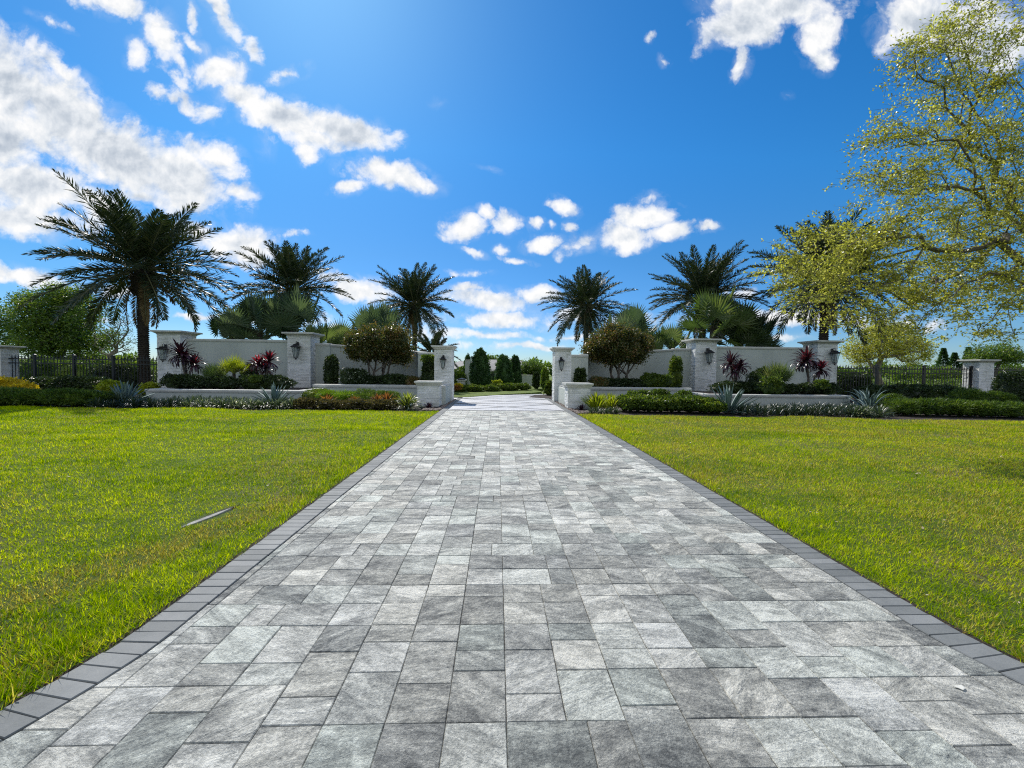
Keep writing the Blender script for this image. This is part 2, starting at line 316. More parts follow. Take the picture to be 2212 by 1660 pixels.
def skeleton(root, top, attr, r0=.006, step=.35, jit=.06, path_w=.35, sag=0.0, rmax=9, expo=.5):
    """grow a branch network from root to every twig end in attr; returns nodes, parents, radii"""
    nodes = [np.array(root, float)]; par = [-1]; pl = [0.0]
    k = max(2, int(np.linalg.norm(np.array(top)-root)/step))
    for i in range(1, k+1):
        p = nodes[0]+(np.array(top)-nodes[0])*i/k + rng.normal(size=3)*jit*.5*(1 if i < k else 0)
        pl.append(pl[-1]+np.linalg.norm(p-nodes[-1])); par.append(len(nodes)-1); nodes.append(p)
    attr = sorted(attr, key=lambda a: np.linalg.norm(np.array(a)-nodes[-1])); ends = []
    arr = np.zeros((200000, 3)); arr[:len(nodes)] = nodes; pla = np.zeros(200000); pla[:len(pl)] = pl; n = len(nodes); first = k
    for a in attr:
        a = np.array(a, float); d = np.linalg.norm(arr[first:n]-a, axis=1); j = first+int(np.argmin(d+path_w*pla[first:n]))
        dist = np.linalg.norm(arr[j]-a); m_ = max(1, int(dist/step)); prev = j; q0 = arr[j].copy()
        bend = rng.normal(size=3)*jit*dist
        for i in range(1, m_+1):
            tt = i/m_; p = q0+(a-q0)*tt+bend*math.sin(PI*tt)+np.array([0, 0, sag*dist*math.sin(PI*tt)])
            if i < m_: p = p+rng.normal(size=3)*jit*.35*step
            arr[n] = p; pla[n] = pla[prev]+np.linalg.norm(p-arr[prev]); par.append(prev); prev = n; n += 1
        ends.append(prev)
    cnt = np.zeros(n); 
    for e in ends: cnt[e] += 1
    for i in range(n-1, 0, -1): cnt[par[i]] += cnt[i]
    rad = np.minimum(r0*np.maximum(cnt, 1)**expo, rmax)
    return arr[:n], par, rad, ends
def skel_mesh(name, arr, par, rad, nside=5):
    """every branch segment as a tapered prism, vectorised"""
    n = len(arr); i = np.arange(1, n); p = np.array(par[1:]); A = arr[p]; B = arr[i]; rB = rad[i]; rA = np.minimum(rad[p], rB*1.35)
    D = unit(B-A); up = np.tile(np.array([.31, .17, .93]), (len(D), 1)); S = unit(np.cross(D, up)); U = np.cross(S, D)
    ang = 2*PI*np.arange(nside)/nside; ring = S[:, None, :]*np.cos(ang)[None, :, None]+U[:, None, :]*np.sin(ang)[None, :, None]
    VA = A[:, None, :]+ring*rA[:, None, None]; VB = (B+D*rB[:, None]*.3)[:, None, :]+ring*rB[:, None, None]
    V = np.concatenate([VA, VB], 1).reshape(-1, 3); k = np.arange(nside); k2 = (k+1) % nside
    f = np.stack([k, k2, k2+nside, k+nside], 1); F = (f[None]+(np.arange(len(D))*2*nside)[:, None, None]).reshape(-1, 4)
    me = npmesh(name, V, F); me.polygons.foreach_set('use_smooth', [True]*len(F)); return me
def blob_points(n, ells, shell=.5, minr=.35):
    """points inside a union of ellipsoids (cx,cy,cz,rx,ry,rz), denser near the skin"""
    out = []; w = np.array([e[3]*e[4]*e[5] for e in ells])**.75; w /= w.sum()
    for e in [ells[i] for i in rng.choice(len(ells), n, p=w)]:
        d = rng.normal(size=3); d /= np.linalg.norm(d); r = minr+(1-minr)*rng.random()**shell
        out.append((e[0]+d[0]*e[3]*r, e[1]+d[1]*e[4]*r, e[2]+d[2]*e[5]*r))
    return np.array(out)
def foliage(pts, per, spread, L, Wd, flat=.6, up=0.0, outc=None):
    n = len(pts)*per; C = np.repeat(pts, per, 0)+rng.normal(size=(n, 3))*spread
    D = rand_dirs(n, up, flat)
    if outc is not None: D = unit(D+unit(C-np.array(outc))*.8)
    return leaves(C, D, L*(.65+.7*rng.random(n)), Wd*(.65+.7*rng.random(n)))
def broad_tree(name, label, cat, base, top, ells, ntw, per, spread, L, Wd, mat, bark, r0=.006, step=.5, flat=.6, jit=.08, sag=.03, group=None, up=0.0, shell=.5, minr=.35, rmax=.4):
    root = thing(name, label, cat, base, group); b = np.array(base, float)
    pts = blob_points(ntw, ells, shell, minr)-b
    arr, par, rad, ends = skeleton((0, 0, -.1), tuple(np.array(top)-b), pts, r0, step, jit, .3, sag, rmax)
    link('trunk', skel_mesh('trunk', arr, par, rad), root, bark)
    V, F = foliage(arr[ends], per, spread, L, Wd, flat, up)
    link('crown', npmesh('crown', V, F), root, mat); return root

def lumpy(name, ells, seed=0, amp=.12, res=10):
    """closed lumpy inner mass of a shrub"""
    mb = MB(); r_ = random.Random(seed)
    for (cx, cy, cz, rx, ry, rz) in ells:
        rings = []; ph = r_.random()*9
        for i in range(1, res):
            th = PI*i/res; rg = []
            for j in range(res*2):
                a = PI*j/res; k = 1+amp*math.sin(3*a+ph+2*th)+amp*.7*math.sin(5*a-4*th+ph*2)+r_.uniform(-amp, amp)*.5
                rg.append((cx+rx*k*math.sin(th)*math.cos(a), cy+ry*k*math.sin(th)*math.sin(a), cz-rz*k*math.cos(th)))
            rings.append(rg)
        mb.loft(rings)
    return mb
def shrub(name, label, cat, base, ells, n, L, Wd, mat, flat=.8, up=.15, group=None, part='foliage', stems=False, core=.80, rz=0, needle=False):
    """shrub: a skin of small leaves over twiggy inner mass; ells are relative to base"""
    root = thing(name, label, cat, base, group, rz)
    C = []; N = []; w = np.array([e[3]*e[4]*e[5] for e in ells])**.67; w /= w.sum(); idx = rng.choice(len(ells), n, p=w); E = np.array(ells)[idx]
    d = rand_dirs(n); d[:, 2] = np.where(d[:, 2] < -.35, -d[:, 2], d[:, 2])
    ph = rng.random(3)*6; wob = 1+.10*np.sin(d[:, 0]*6+ph[0]+E[:, 0]*3)+.09*np.sin(d[:, 1]*7+ph[1]+d[:, 2]*5)+.07*np.sin(d[:, 2]*9+d[:, 0]*8+ph[2])
    r = (.80+.24*rng.random(n))*wob
    P = E[:, :3]+d*E[:, 3:]*r[:, None]; P[:, 2] = np.maximum(P[:, 2], .02)
    Dn = unit(d*(.9 if needle else .55)+rand_dirs(n, up, flat)*.8)
    V, F = leaves(P, Dn, L*(.6+.8*rng.random(n)), Wd*(.6+.8*rng.random(n)))
    k = lumpy('c', [(e[0], e[1], e[2], e[3]*core, e[4]*core, e[5]*core) for e in ells], int(abs(base[0])*10))
    kv = np.array(k.v); kv[:, 2] = np.maximum(kv[:, 2], 0.0)
    me = bpy.data.meshes.new(part)
    me.from_pydata([tuple(v) for v in V]+[tuple(v) for v in kv], [], [tuple(f) for f in F]+[tuple(i+len(V) for i in f) for f in k.f]); me.update()
    link(part, me, root, mat)
    if stems:
        s = MB()
        for e in ells[:6]:
            for q in range(3):
                a = rnd.uniform(0, 6.28); s.tube([(e[0]*.6+.05*math.cos(a), e[1]*.6+.05*math.sin(a), -.03), (e[0]+e[3]*.3*math.cos(a), e[1]+e[4]*.3*math.sin(a), e[2])], [.02, .01], 5)
        s.build('stem', M['bark'], root)
    return root
def rosette_np(n, L, Wd, e0, e1, droop, segs=5, thick=0.0, base_r=.03, wprof=None, jl=.25, z0=0.0):
    """strap leaves arching out of a crown; elevation runs from e1 (inner) to e0 (outer) degrees"""
    V = []; F = []
    for i in range(n):
        q = i/max(1, n-1); el = math.radians(e0+(e1-e0)*q+rng.normal()*5); az = i*2.39996+rng.normal()*.25
        l = L*(1-jl*rng.random()); w = Wd*(.8+.4*rng.random()); dr = droop*(.6+.8*rng.random())*(1.1-q*.6)
        h = np.array([math.cos(az), math.sin(az), 0.0]); s_ = np.array([-math.sin(az), math.cos(az), 0.0]); tw = rng.normal()*.2
        p = h*base_r*(1-q)+np.array([0, 0, z0]); b = len(V)
        for j in range(segs+1):
            tt = j/segs; e = el-dr*tt*tt*1.3; d = h*math.cos(e)+np.array([0, 0, math.sin(e)])
            nrm = -h*math.sin(e)+np.array([0, 0, math.cos(e)])
            ww = (wprof(tt) if wprof else (math.sin(PI*min(1, .18+.82*(1-tt)))**.7 if tt > 0 else .5))*w*.5
            if j == segs: ww = w*.02
            sd = s_*math.cos(tw)+nrm*math.sin(tw)
            V += [p+sd*ww, p-nrm*ww*.35-nrm*thick*(1-tt*.8), p-sd*ww]
            if j: 
                a = b+3*(j-1); F += [(a, a+1, a+4, a+3), (a+1, a+2, a+5, a+4)]
                if thick: F += [(a, a+3, a+5, a+2)]
            p = p+d*l/segs
    return np.array(V), np.array(F)
def rosette_mesh(name, mat, *a, **k):
    V, F = rosette_np(*a, **k); me = npmesh(name, V, F); me.polygons.foreach_set('use_smooth', [True]*len(F)); me.materials.append(mat); return me

def fan_leaf(R, segs=34, spread=5.0, split=.5, cup=.25):
    V = [(0, 0, 0)]; F = []
    for i in range(segs+1):
        a = -spread/2+spread*i/segs; r = R*split*(1-.12*abs(a)/spread*2); V.append((r*math.cos(a), r*math.sin(a), cup*R*.35*(1-abs(math.cos(a*.5)))+(.035*R if i % 2 else 0)))
    for i in range(segs):
        a = -spread/2+spread*(i+.5)/segs; rr = R*(1-.25*(abs(a)/(spread/2))**2)*rng.uniform(.9, 1.05); V.append((rr*math.cos(a), rr*math.sin(a), cup*R*.3+rng.normal()*.02*R-.04*R*rng.random()))
        F.append((0, i+1, segs+2+i, i+2))
    return np.array(V), np.array(F)
def orient(V, pos, fwd, up):
    f = fwd/np.linalg.norm(fwd); s = np.cross(up, f); s /= max(np.linalg.norm(s), 1e-6); u = np.cross(f, s)
    return V[:, 0:1]*f+V[:, 1:2]*s+V[:, 2:3]*u+np.array(pos)
def fan_palm(name, label, cat, loc, trunk_h, R, n, mat, pet=1.2, emin=-15, emax=80, group=None, tr=.2, front=None, segs=34, split=.56):
    root = thing(name, label, cat, loc, group); Vs = []; Fs = []; b = 0; st = MB()
    for i in range(n):
        q = (i+.5)/n; el = math.radians(emin+(emax-emin)*q**.9+rng.normal()*6); az = i*2.39996+rng.normal()*.2
        h = np.array([math.cos(az), math.sin(az), 0]); d = h*math.cos(el)+np.array([0, 0, math.sin(el)]); l = pet*rng.uniform(.75, 1.15)
        p0 = np.array([0, 0, trunk_h])+h*tr*.6; p1 = p0+d*l
        st.tube([tuple(p0), tuple(p0+d*l*.5+np.array([0, 0, .05*l])), tuple(p1)], [.028, .02, .014], 4)
        eb = min(1.45, el+.45+rng.random()*.3); fw = h*math.cos(eb)+np.array([0, 0, math.sin(eb)])+rng.normal(size=3)*.12; upv = np.array([0, 0, 1.0])*math.cos(eb)-h*math.sin(eb)+rng.normal(size=3)*.3
        V, F = fan_leaf(R*rng.uniform(.85, 1.1), segs, 4.6+rng.random()*.6, split)
        V = orient(V, p1, fw, upv); Vs.append(V); Fs.append(F+b); b += len(V)
    me = npmesh('crown', np.concatenate(Vs), np.concatenate(Fs)); link('crown', me, root, mat)
    st.build('leaf_stalks', M['rachis'], root)
    t_ = MB(); t_.tube([(0, 0, -.1), (0.02, 0, trunk_h*.5), (0, 0, trunk_h+.15)], [tr*1.25, tr, tr*.8], 12); t_.build('trunk', M['ptrunk'], root, True)
    return root
def date_crown(seed, n=62, L=3.9, lo=-38, hi=84, mat='frond'):
    r_ = np.random.default_rng(seed); V = []; F = []; st = MB(); b = 0
    for i in range(n):
        q = (i+.5)/n; el = math.radians(lo+(hi-lo)*q**.85+r_.normal()*6); az = i*2.39996+r_.normal()*.18
        l = L*r_.uniform(.82, 1.08)*(1.0 if q < .8 else .82); dr = (1.0-.45*q)*r_.uniform(.6, 1.25)*.85
        h = np.array([math.cos(az), math.sin(az), 0.0]); s_ = np.array([-math.sin(az), math.cos(az), 0.0]); side = r_.normal()*.12
        K = 26; p = h*.22+np.array([0, 0, .15*q]); P = [p]; T = []; Nn = []
        for j in range(K):
            tt = j/K; e = el-dr*tt**1.5; d = h*math.cos(e)+np.array([0, 0, math.sin(e)])+s_*side*tt; d /= np.linalg.norm(d)
            T.append(d); Nn.append(np.cross(s_, d)*-1); p = p+d*l/K; P.append(p)
        st.tube([tuple(x) for x in P[::5]]+[tuple(P[-1])], [.035*(1-k_/7)+.006 for k_ in range(len(P[::5])+1)], 4)
        m_ = 84; tt = np.repeat(np.linspace(.13, .995, m_), 2); sg = np.tile([1.0, -1.0], m_); x = tt*K; k0 = np.minimum(x.astype(int), K-1); fr = (x-k0)[:, None]
        Pa = np.array(P); Ta = np.array(T); C = Pa[k0]*(1-fr)+Pa[k0+1]*fr; D = Ta[k0]; N_ = np.cross(D, np.tile(s_, (len(D), 1))); N_ = np.where(N_[:, 2:3] < 0, -N_, N_) if abs(math.sin(el)) < .95 else N_
        ln = .60*np.sin(PI*np.clip(tt*.86+.12, 0, 1))**.6*(.85+.3*r_.random(len(tt)))*L/3.9
        fwd = .55+.55*tt; lift = .35+.45*r_.normal(size=len(tt))
        dv = unit(D*fwd[:, None]+s_[None]*sg[:, None]*.85+N_*lift[:, None]*.7+np.array([0, 0, -.12])[None])
        vv, ff = leaves(C, dv, ln, .052*(L/3.9)**.5, nrm=N_+r_.normal(size=N_.shape)*.5); V.append(vv); F.append(ff+b); b += len(vv)
    me = npmesh('crown', np.concatenate(V), np.concatenate(F)); me.materials.append(M[mat])
    sm = st.mesh('frond_stems'); sm.materials.append(M['rachis'])
    return me, sm
def date_trunk(H, r=.22, seed=0):
    r_ = random.Random(seed); mb = MB(); lean = r_.uniform(-.08, .08)
    cx = lambda z: lean*math.sin(z/H*PI)
    zs = [i*H/24 for i in range(25)]
    mb.loft([[(cx(z)+r*k*math.cos(a), r*k*math.sin(a), z-.1) for a in [2*PI*j/14 for j in range(14)]] for z in zs for k in [1.35-.35*min(1, z/.6)+.05*math.sin(z*17)]])
    rows = int(H/.105)
    for i in range(rows):                      # old leaf bases in spirals
        z = .15+i*.105
        for j in range(11):
            a = 2*PI*(j/11)+i*.285; c_, s_ = math.cos(a), math.sin(a); w = .05; o = r*1.0; q = r+.035+r_.uniform(0, .03)
            X = lambda rr, t_, zz: (cx(z)+rr*c_-t_*s_, rr*s_+t_*c_, zz)
            mb.add([X(o-.01, -w, z), X(o-.01, w, z), X(q, w*.5, z+.06), X(q, -w*.5, z+.06), X(o-.01, -w*.6, z+.085), X(o-.01, w*.6, z+.085)],
                   [(0, 1, 2, 3), (3, 2, 5, 4), (0, 3, 4), (1, 5, 2)])
    t = mb.mesh('trunk'); t.materials.append(M['ptrunk'])
    b = MB(); b.loft([[(cx(H)+k*math.cos(a), k*math.sin(a), H+z) for a in [2*PI*j/14 for j in range(14)]] for z, k in ((-1.25, r*.95), (-1.05, r*1.55), (-.5, r*1.75), (0, r*1.5), (.35, r*.8))])
    for i in range(12):
        z = H-1.1+i*.1
        for j in range(10):
            a = 2*PI*j/10+i*.3; rr = r*1.6; e = rr+.10+.05*(i % 3)
            b.tube([(cx(H)+rr*math.cos(a)*.9, rr*math.sin(a)*.9, z), (cx(H)+e*math.cos(a), e*math.sin(a), z+.16)], [.05, .025], 4)
    bm_ = b.mesh('boot_ball'); bm_.materials.append(M['ptrunk'])
    return t, bm_
GRASS_N = 620000
OAK_L = 5
OAK_S = 4

# ------------------------------------------------------------------ light and sky
SUN_AZ, SUN_EL = math.radians(-24), math.radians(44)
sd = Vector((math.sin(SUN_AZ)*math.cos(SUN_EL), math.cos(SUN_AZ)*math.cos(SUN_EL), math.sin(SUN_EL)))
sl = bpy.data.lights.new('sun', 'SUN'); sl.energy = 4.6; sl.angle = math.radians(.5); sl.color = (1, .955, .88)
so = bpy.data.objects.new('sun', sl); COL.objects.link(so); so.rotation_euler = sd.to_track_quat('Z', 'Y').to_euler(); so.location = (0, 0, 30)
world = bpy.data.worlds.new('World'); SC.world = world; world.use_nodes = True
class WT(NT):
    def __init__(s): s.t = world.node_tree; s.t.nodes.clear(); s.out = s.n('ShaderNodeOutputWorld')
w = WT()
sky = w.n('ShaderNodeTexSky', sky_type='NISHITA'); sky.sun_disc = False; sky.sun_elevation = SUN_EL; sky.sun_rotation = SUN_AZ % (2*PI)
sky.altitude = 0; sky.air_density = 1.0; sky.dust_density = .25; sky.ozone_density = 4.0
hs = w.n('ShaderNodeHueSaturation'); hs.inputs['Hue'].default_value = .5; hs.inputs['Saturation'].default_value = 1.30; hs.inputs['Value'].default_value = 1.0; w.l(sky.outputs[0], hs.inputs['Color'])
bg1 = w.n('ShaderNodeBackground'); bg1.inputs[1].default_value = SKY_STR = .112; pass
# direction -> position on a vertical plane ahead (a cloud atlas in world directions)
tc = w.n('ShaderNodeTexCoord'); sx = w.n('ShaderNodeSeparateXYZ'); w.l(tc.outputs['Generated'], sx.inputs[0])
ay = w.math('MAXIMUM', w.math('ABSOLUTE', sx.outputs[1]), .05)
gx = w.math('DIVIDE', sx.outputs[0], ay); gz = w.math('DIVIDE', sx.outputs[2], ay)
cb = w.n('ShaderNodeCombineXYZ'); w.l(gx, cb.inputs[0]); w.l(gz, cb.inputs[1]); P = cb.outputs[0]
grade = w.ramp(gz, [(0, (.62, .80, 1.12, 1)), (.10, (.50, .72, 1.0, 1)), (.26, (.58, .84, .98, 1)), (.5, (.60, 1.08, 1.20, 1))])
w.l(w.mix(1.0, hs.outputs[0], grade, 'MULTIPLY'), bg1.inputs[0])
def warp(P, sc, amt, det=3):
    n = w.noise(P, sc, det, .6, out=1); a = w.n('ShaderNodeVectorMath', operation='SUBTRACT'); w.l(n, a.inputs[0]); a.inputs[1].default_value = (.5, .5, .5)
    b = w.n('ShaderNodeVectorMath', operation='MULTIPLY_ADD'); w.l(a.outputs[0], b.inputs[0]); b.inputs[1].default_value = (amt, amt, 0); w.l(P, b.inputs[2]); return b.outputs[0]
PW = warp(warp(P, 6, .055, 3), 17, .035, 4)
CLOUDS = [ # centre and half-axes in photo pixels, tilt in degrees, strength
 (20,190,130,95,30,1.2),(120,250,150,85,35,1.25),(250,330,170,70,28,1.25),(380,375,130,62,22,1.2),(60,400,150,60,5,1.15),(50,480,130,36,0,1.0),(170,425,140,40,12,.95),(0,300,100,80,0,1.1),(300,420,90,26,8,.85),
 (130,150,70,20,38,.75),(470,345,60,40,30,.95),(505,410,44,24,10,.9),(430,425,50,20,0,.8),
 (350,78,56,32,58,1.0),(250,12,95,28,10,.9),(295,112,26,30,25,.75),(418,35,10,30,-15,.7),(478,35,22,72,-35,.95),(540,105,36,17,48,.75),(110,45,50,12,20,.4),(385,130,40,14,40,.6),(480,148,46,36,0,1.1),(625,160,44,20,-25,.62),(340,192,26,20,0,.65),(395,165,30,14,40,.5),(410,215,46,20,50,.62),(425,95,40,14,35,.55),(380,205,30,14,20,.5),(455,235,40,26,30,.6),
 (530,215,62,32,28,1.05),(610,255,88,38,15,1.15),(740,278,105,34,10,1.1),(668,325,26,30,30,.85),(575,305,24,40,0,.35),(690,300,70,24,0,.9),
 (830,368,92,30,8,1.1),(905,392,56,22,20,.95),(757,402,36,20,-15,.9),(770,372,34,14,20,.6),
 (1000,492,46,28,-10,1.0),(1092,482,44,22,15,1.0),(1050,462,26,15,0,.9),(1020,543,34,12,15,.7),(1215,443,42,16,22,.9),(1155,482,19,16,0,.8),(1190,483,14,8,0,.45),(1232,488,17,15,0,.85),(1172,524,48,17,-12,.95),(1255,524,50,22,-24,1.0),
 (1350,512,70,30,0,1.1),(1450,500,56,18,-8,1.0),(1400,465,66,28,0,1.05),(1400,430,32,14,0,.55),(1526,497,34,12,0,.95),(1085,540,20,10,0,.6),(1120,562,40,7,8,.6),(1055,362,34,8,15,.35),
 (1610,50,86,44,-12,1.1),(1680,10,150,44,0,1.15),(1770,70,40,62,18,1.05),(1608,138,20,40,15,.85),(1780,125,28,36,0,.85),(1530,85,24,42,35,.6),
 (2000,50,110,62,0,1.1),(1930,70,46,56,10,.75),(2130,80,130,80,0,1.0),(1437,126,16,13,0,.65),(1408,80,14,10,-30,.55),(1700,205,14,12,0,.25),
 (500,520,110,36,0,1.0),(430,505,60,26,0,.8),(540,545,80,30,0,.9),(50,603,130,22,5,.85),(780,628,70,28,0,1.0),(700,605,50,22,10,.6),(1060,650,120,26,6,.9),(1010,625,60,12,0,.7),(1090,690,150,20,0,.85),(1040,722,130,12,0,.7),(1150,748,160,10,0,.65),(1230,728,130,10,0,.6),(1160,640,60,20,0,.85),(1020,590,50,9,0,.4),
 (430,683,80,9,5,.7),(260,625,70,14,0,.6),(1680,690,110,18,0,.9),(1670,730,80,9,0,.65),(700,720,70,16,0,.7),(640,505,40,9,0,.45),(130,690,160,10,0,.4),(1900,700,200,20,0,.3),(945,220,18,12,0,.3),
 (1380,690,140,16,0,.6),(900,720,120,16,0,.5),(600,690,120,18,0,.6),(1600,640,60,12,0,.4),(1250,680,60,12,0,.5)]
BIG = set(range(0, 9)) | {i for i, c in enumerate(CLOUDS) if c[1] < 90 and c[0] > 1500 and c[2] > 50} | {i for i, c in enumerate(CLOUDS) if c[:2] in ((610, 255), (740, 278), (500, 520), (1060, 650))}
field = None; thick = None
for i_, (u, v, ru, rv, an, s) in enumerate(CLOUDS):
    d = ray(u, v); cx, cz = d[0]/d[1], d[2]/d[1]
    mp = w.n('ShaderNodeMapping', vector_type='TEXTURE'); w.l(PW, mp.inputs[0]); mp.inputs[1].default_value = (cx, cz, 0)
    mp.inputs[2].default_value = (0, 0, math.radians(-an)); mp.inputs[3].default_value = (ru/FPX*1.42, rv/FPX*1.42, 1)
    g = w.n('ShaderNodeTexGradient', gradient_type='SPHERICAL'); w.l(mp.outputs[0], g.inputs[0])
    a = w.math('MULTIPLY', g.outputs['Fac'], s)
    field = a if field is None else w.math('MAXIMUM', field, a)
    if i_ in BIG: thick = a if thick is None else w.math('MAXIMUM', thick, a)
def vadd(P, o):
    a = w.n('ShaderNodeVectorMath', operation='ADD'); w.l(P, a.inputs[0]); a.inputs[1].default_value = o; return a.outputs[0]
def fb(P): return w.noise(P, 12, 9, .60, dist=.2)
n0 = fb(P); n1 = fb(vadd(P, (-.006, .016, 0))); nl = w.noise(P, 5.5, 5, .5, dist=.3); nl1 = w.noise(vadd(P, (-.008, .022, 0)), 5.5, 5, .5, dist=.3)
dens = w.math('ADD', w.math('MULTIPLY', field, 1.15), w.math('MULTIPLY', w.math('SUBTRACT', n0, .5), 2.0))
dens = w.math('ADD', dens, w.math('MULTIPLY', w.math('SUBTRACT', nl, .5), .5))
alpha = w.ramp(dens, [(.22, 0), (.36, .25), (.52, .72), (.80, 1)], 'LINEAR')
halo = w.math('MULTIPLY', w.ramp(field, [(.02, 0), (.5, .42)]), w.ramp(w.noise(P, 16, 8, .62, dist=.6), [(.42, 0), (.72, 1)]))
alpha = w.math('MAXIMUM', halo, w.math('MULTIPLY', alpha, w.ramp(field, [(.0, 0), (.12, 1)])))
# thin bright rims, greyer where the cloud is deep
lit = w.math('ADD', w.math('MULTIPLY', w.math('SUBTRACT', n0, n1), 1.5), w.math('MULTIPLY', w.math('SUBTRACT', nl, nl1), 2.6))
deep = w.math('MULTIPLY', w.ramp(w.math('ADD', thick, w.math('MULTIPLY', w.math('SUBTRACT', nl, .5), 1.2)), [(.35, 0), (1.0, 1)]), .34)
lum = w.math('SUBTRACT', w.math('ADD', .90, lit), deep)
ccol = w.ramp(lum, [(.12, (.40, .47, .57, 1)), (.45, (.58, .64, .72, 1)), (.72, (.80, .84, .89, 1)), (.98, (1, 1, 1, 1))])
bg2 = w.n('ShaderNodeBackground'); w.l(ccol, bg2.inputs[0]); bg2.inputs[1].default_value = 1.0
back = w.math('MULTIPLY', w.ramp(sx.outputs[1], [(0, 1), (.02, 0)]), w.math('MULTIPLY', w.ramp(w.noise(tc.outputs['Generated'], 3.2, 6, .6), [(.41, 0), (.57, 1)]), w.ramp(sx.outputs[2], [(0, 0), (.08, 1)])))  # unseen cloud cover added behind the camera to brighten walls facing it
front = w.math('MULTIPLY', alpha, w.ramp(sx.outputs[1], [(0, 0), (.02, 1)])); alpha = w.math('MAXIMUM', back, front)
mx = w.n('ShaderNodeMixShader'); w.l(alpha, mx.inputs[0]); w.l(bg1.outputs[0], mx.inputs[1]); w.l(bg2.outputs[0], mx.inputs[2])
w.l(mx.outputs[0], w.out.inputs[0])
world.cycles.sampling_method = 'MANUAL'; world.cycles.sample_map_resolution = 1024
SC.view_settings.view_transform = 'Standard'; SC.view_settings.look = 'None'; SC.view_settings.exposure = 0.0; SC.view_settings.gamma = 1
SC.cycles.max_bounces = 6; SC.cycles.diffuse_bounces = 3; SC.cycles.glossy_bounces = 2; SC.cycles.transmission_bounces = 5; SC.cycles.transparent_max_bounces = 6
SC.cycles.sample_clamp_indirect = 4; SC.cycles.caustics_reflective = False; SC.cycles.caustics_refractive = False
SC.cycles.use_denoising = False; SC.cycles.denoiser = 'OPENIMAGEDENOISE'; SC.cycles.denoising_prefilter = 'ACCURATE'; SC.cycles.denoising_input_passes = 'RGB_ALBEDO_NORMAL'; SC.cycles.pixel_filter_type = 'BLACKMAN_HARRIS'; SC.cycles.filter_width = 1.15

# ------------------------------------------------------------------ ground and drive
XL, XR, BW = -1.90, 2.54, .20        # outer faces of the border, width of the border
APR = 14.45                          # where the pale apron begins
def flare(Y): return .30*max(0.0, 2.25-Y)**1.7
def bed_y(x): return 14.30-.02*(x+9) if x < 0 else 13.85-.088*x+.0006*x*x
def lawn_z(x, y):
    x = np.asarray(x, float); y = np.asarray(y, float)
    e = np.minimum(np.abs(np.minimum(0, x-XL)), 1)*(x < 0)+np.minimum(np.abs(np.maximum(0, x-XR)), 1)*(x > 0)
    return -.012+e*(.02*np.sin(x*1.3+y*.6)+.014*np.sin(x*.5-y*1.7)+.010*np.sin(y*2.9+x*2.1))
g = MB(); n_ = 48
ring = [(900*math.cos(2*PI*i/n_), 900*math.sin(2*PI*i/n_), -.11) for i in range(n_)]; g.add(ring, [tuple(range(n_))])
struct(g.build('ground', M['turf']))
def sheet(name, xs, yf0, yf1, z, mat, ny=2, zf=None):
    V = []; F = []
    for x in xs:
        a, b = yf0(x), yf1(x)
        for j in range(ny+1): y = a+(b-a)*j/ny; V.append((x, y, z if zf is None else float(zf(x, y))))
    for i in range(len(xs)-1):
        for j in range(ny): p = i*(ny+1)+j; F.append((p, p+ny+1, p+ny+2, p+1))
    return struct(link(name, npmesh(name, V, F), None, mat))
sheet('lawn', np.linspace(-34, XL-.005, 130), lambda x: -3, lambda x: bed_y(x)+.05, 0, M['lawn'], 90, lawn_z)
sheet('lawn', np.linspace(XR+.005, 34, 130), lambda x: -3, lambda x: bed_y(x)+.05, 0, M['lawn'], 90, lawn_z)
sheet('planting_bed', np.linspace(-34, -2.0, 20), lambda x: bed_y(x)+.051, lambda x: 24.5, -.03, M['mulch'])
sheet('planting_bed', np.linspace(2.62, 34, 20), lambda x: bed_y(x)+.051, lambda x: 24.5, -.03, M['mulch'])
# small step of soil at the lawn edges
# paver pattern: 3x3 patches of rows or columns, six, nine and twelve inch pieces
SX, SY = .0807, .0728
pv = []; r_ = random.Random(21)
combos = [(2, 3, 4), (4, 3, 2), (3, 2, 4), (3, 4, 2), (2, 4, 3), (4, 2, 3), (3, 3, 3), (3, 3, 3)]
c2 = [(2, 4), (4, 2), (3, 3)]
IL, IR = XL+BW, XR-BW
x0 = .05-9*SX*3
# vertical strips of 2 or 3 modules, then blocks of 2-4 modules within
xs = x0; strips = []
while xs < IR+.5:
    k = r_.choice([2, 3, 3]); strips.append((xs, k)); xs += k*3*SX
for (xa, k) in strips:
    y = -.9+r_.choice([0, 1, 2])*3*SY
    y = .35-4*9*SY
    while y < APR:
        hrows = r_.choice([2, 3, 3]); vert = r_.random() < .5
        if vert:
            for c_ in range(k):
                xx = xa+c_*3*SX; yy = y; 
                for q in (r_.choice(combos) if hrows == 3 else r_.choice(c2)): pv.append((xx, xx+3*SX, yy, yy+q*SY)); yy += q*SY
        else:
            for rr in range(hrows):
                yy = y+rr*3*SY; xx = xa
                for q in (r_.choice(combos) if k == 3 else r_.choice(c2)): pv.append((xx, xx+q*SX, yy, yy+3*SY)); xx += q*SX
        y += hrows*3*SY
V = []; F4 = []; A = []; gap = .0010
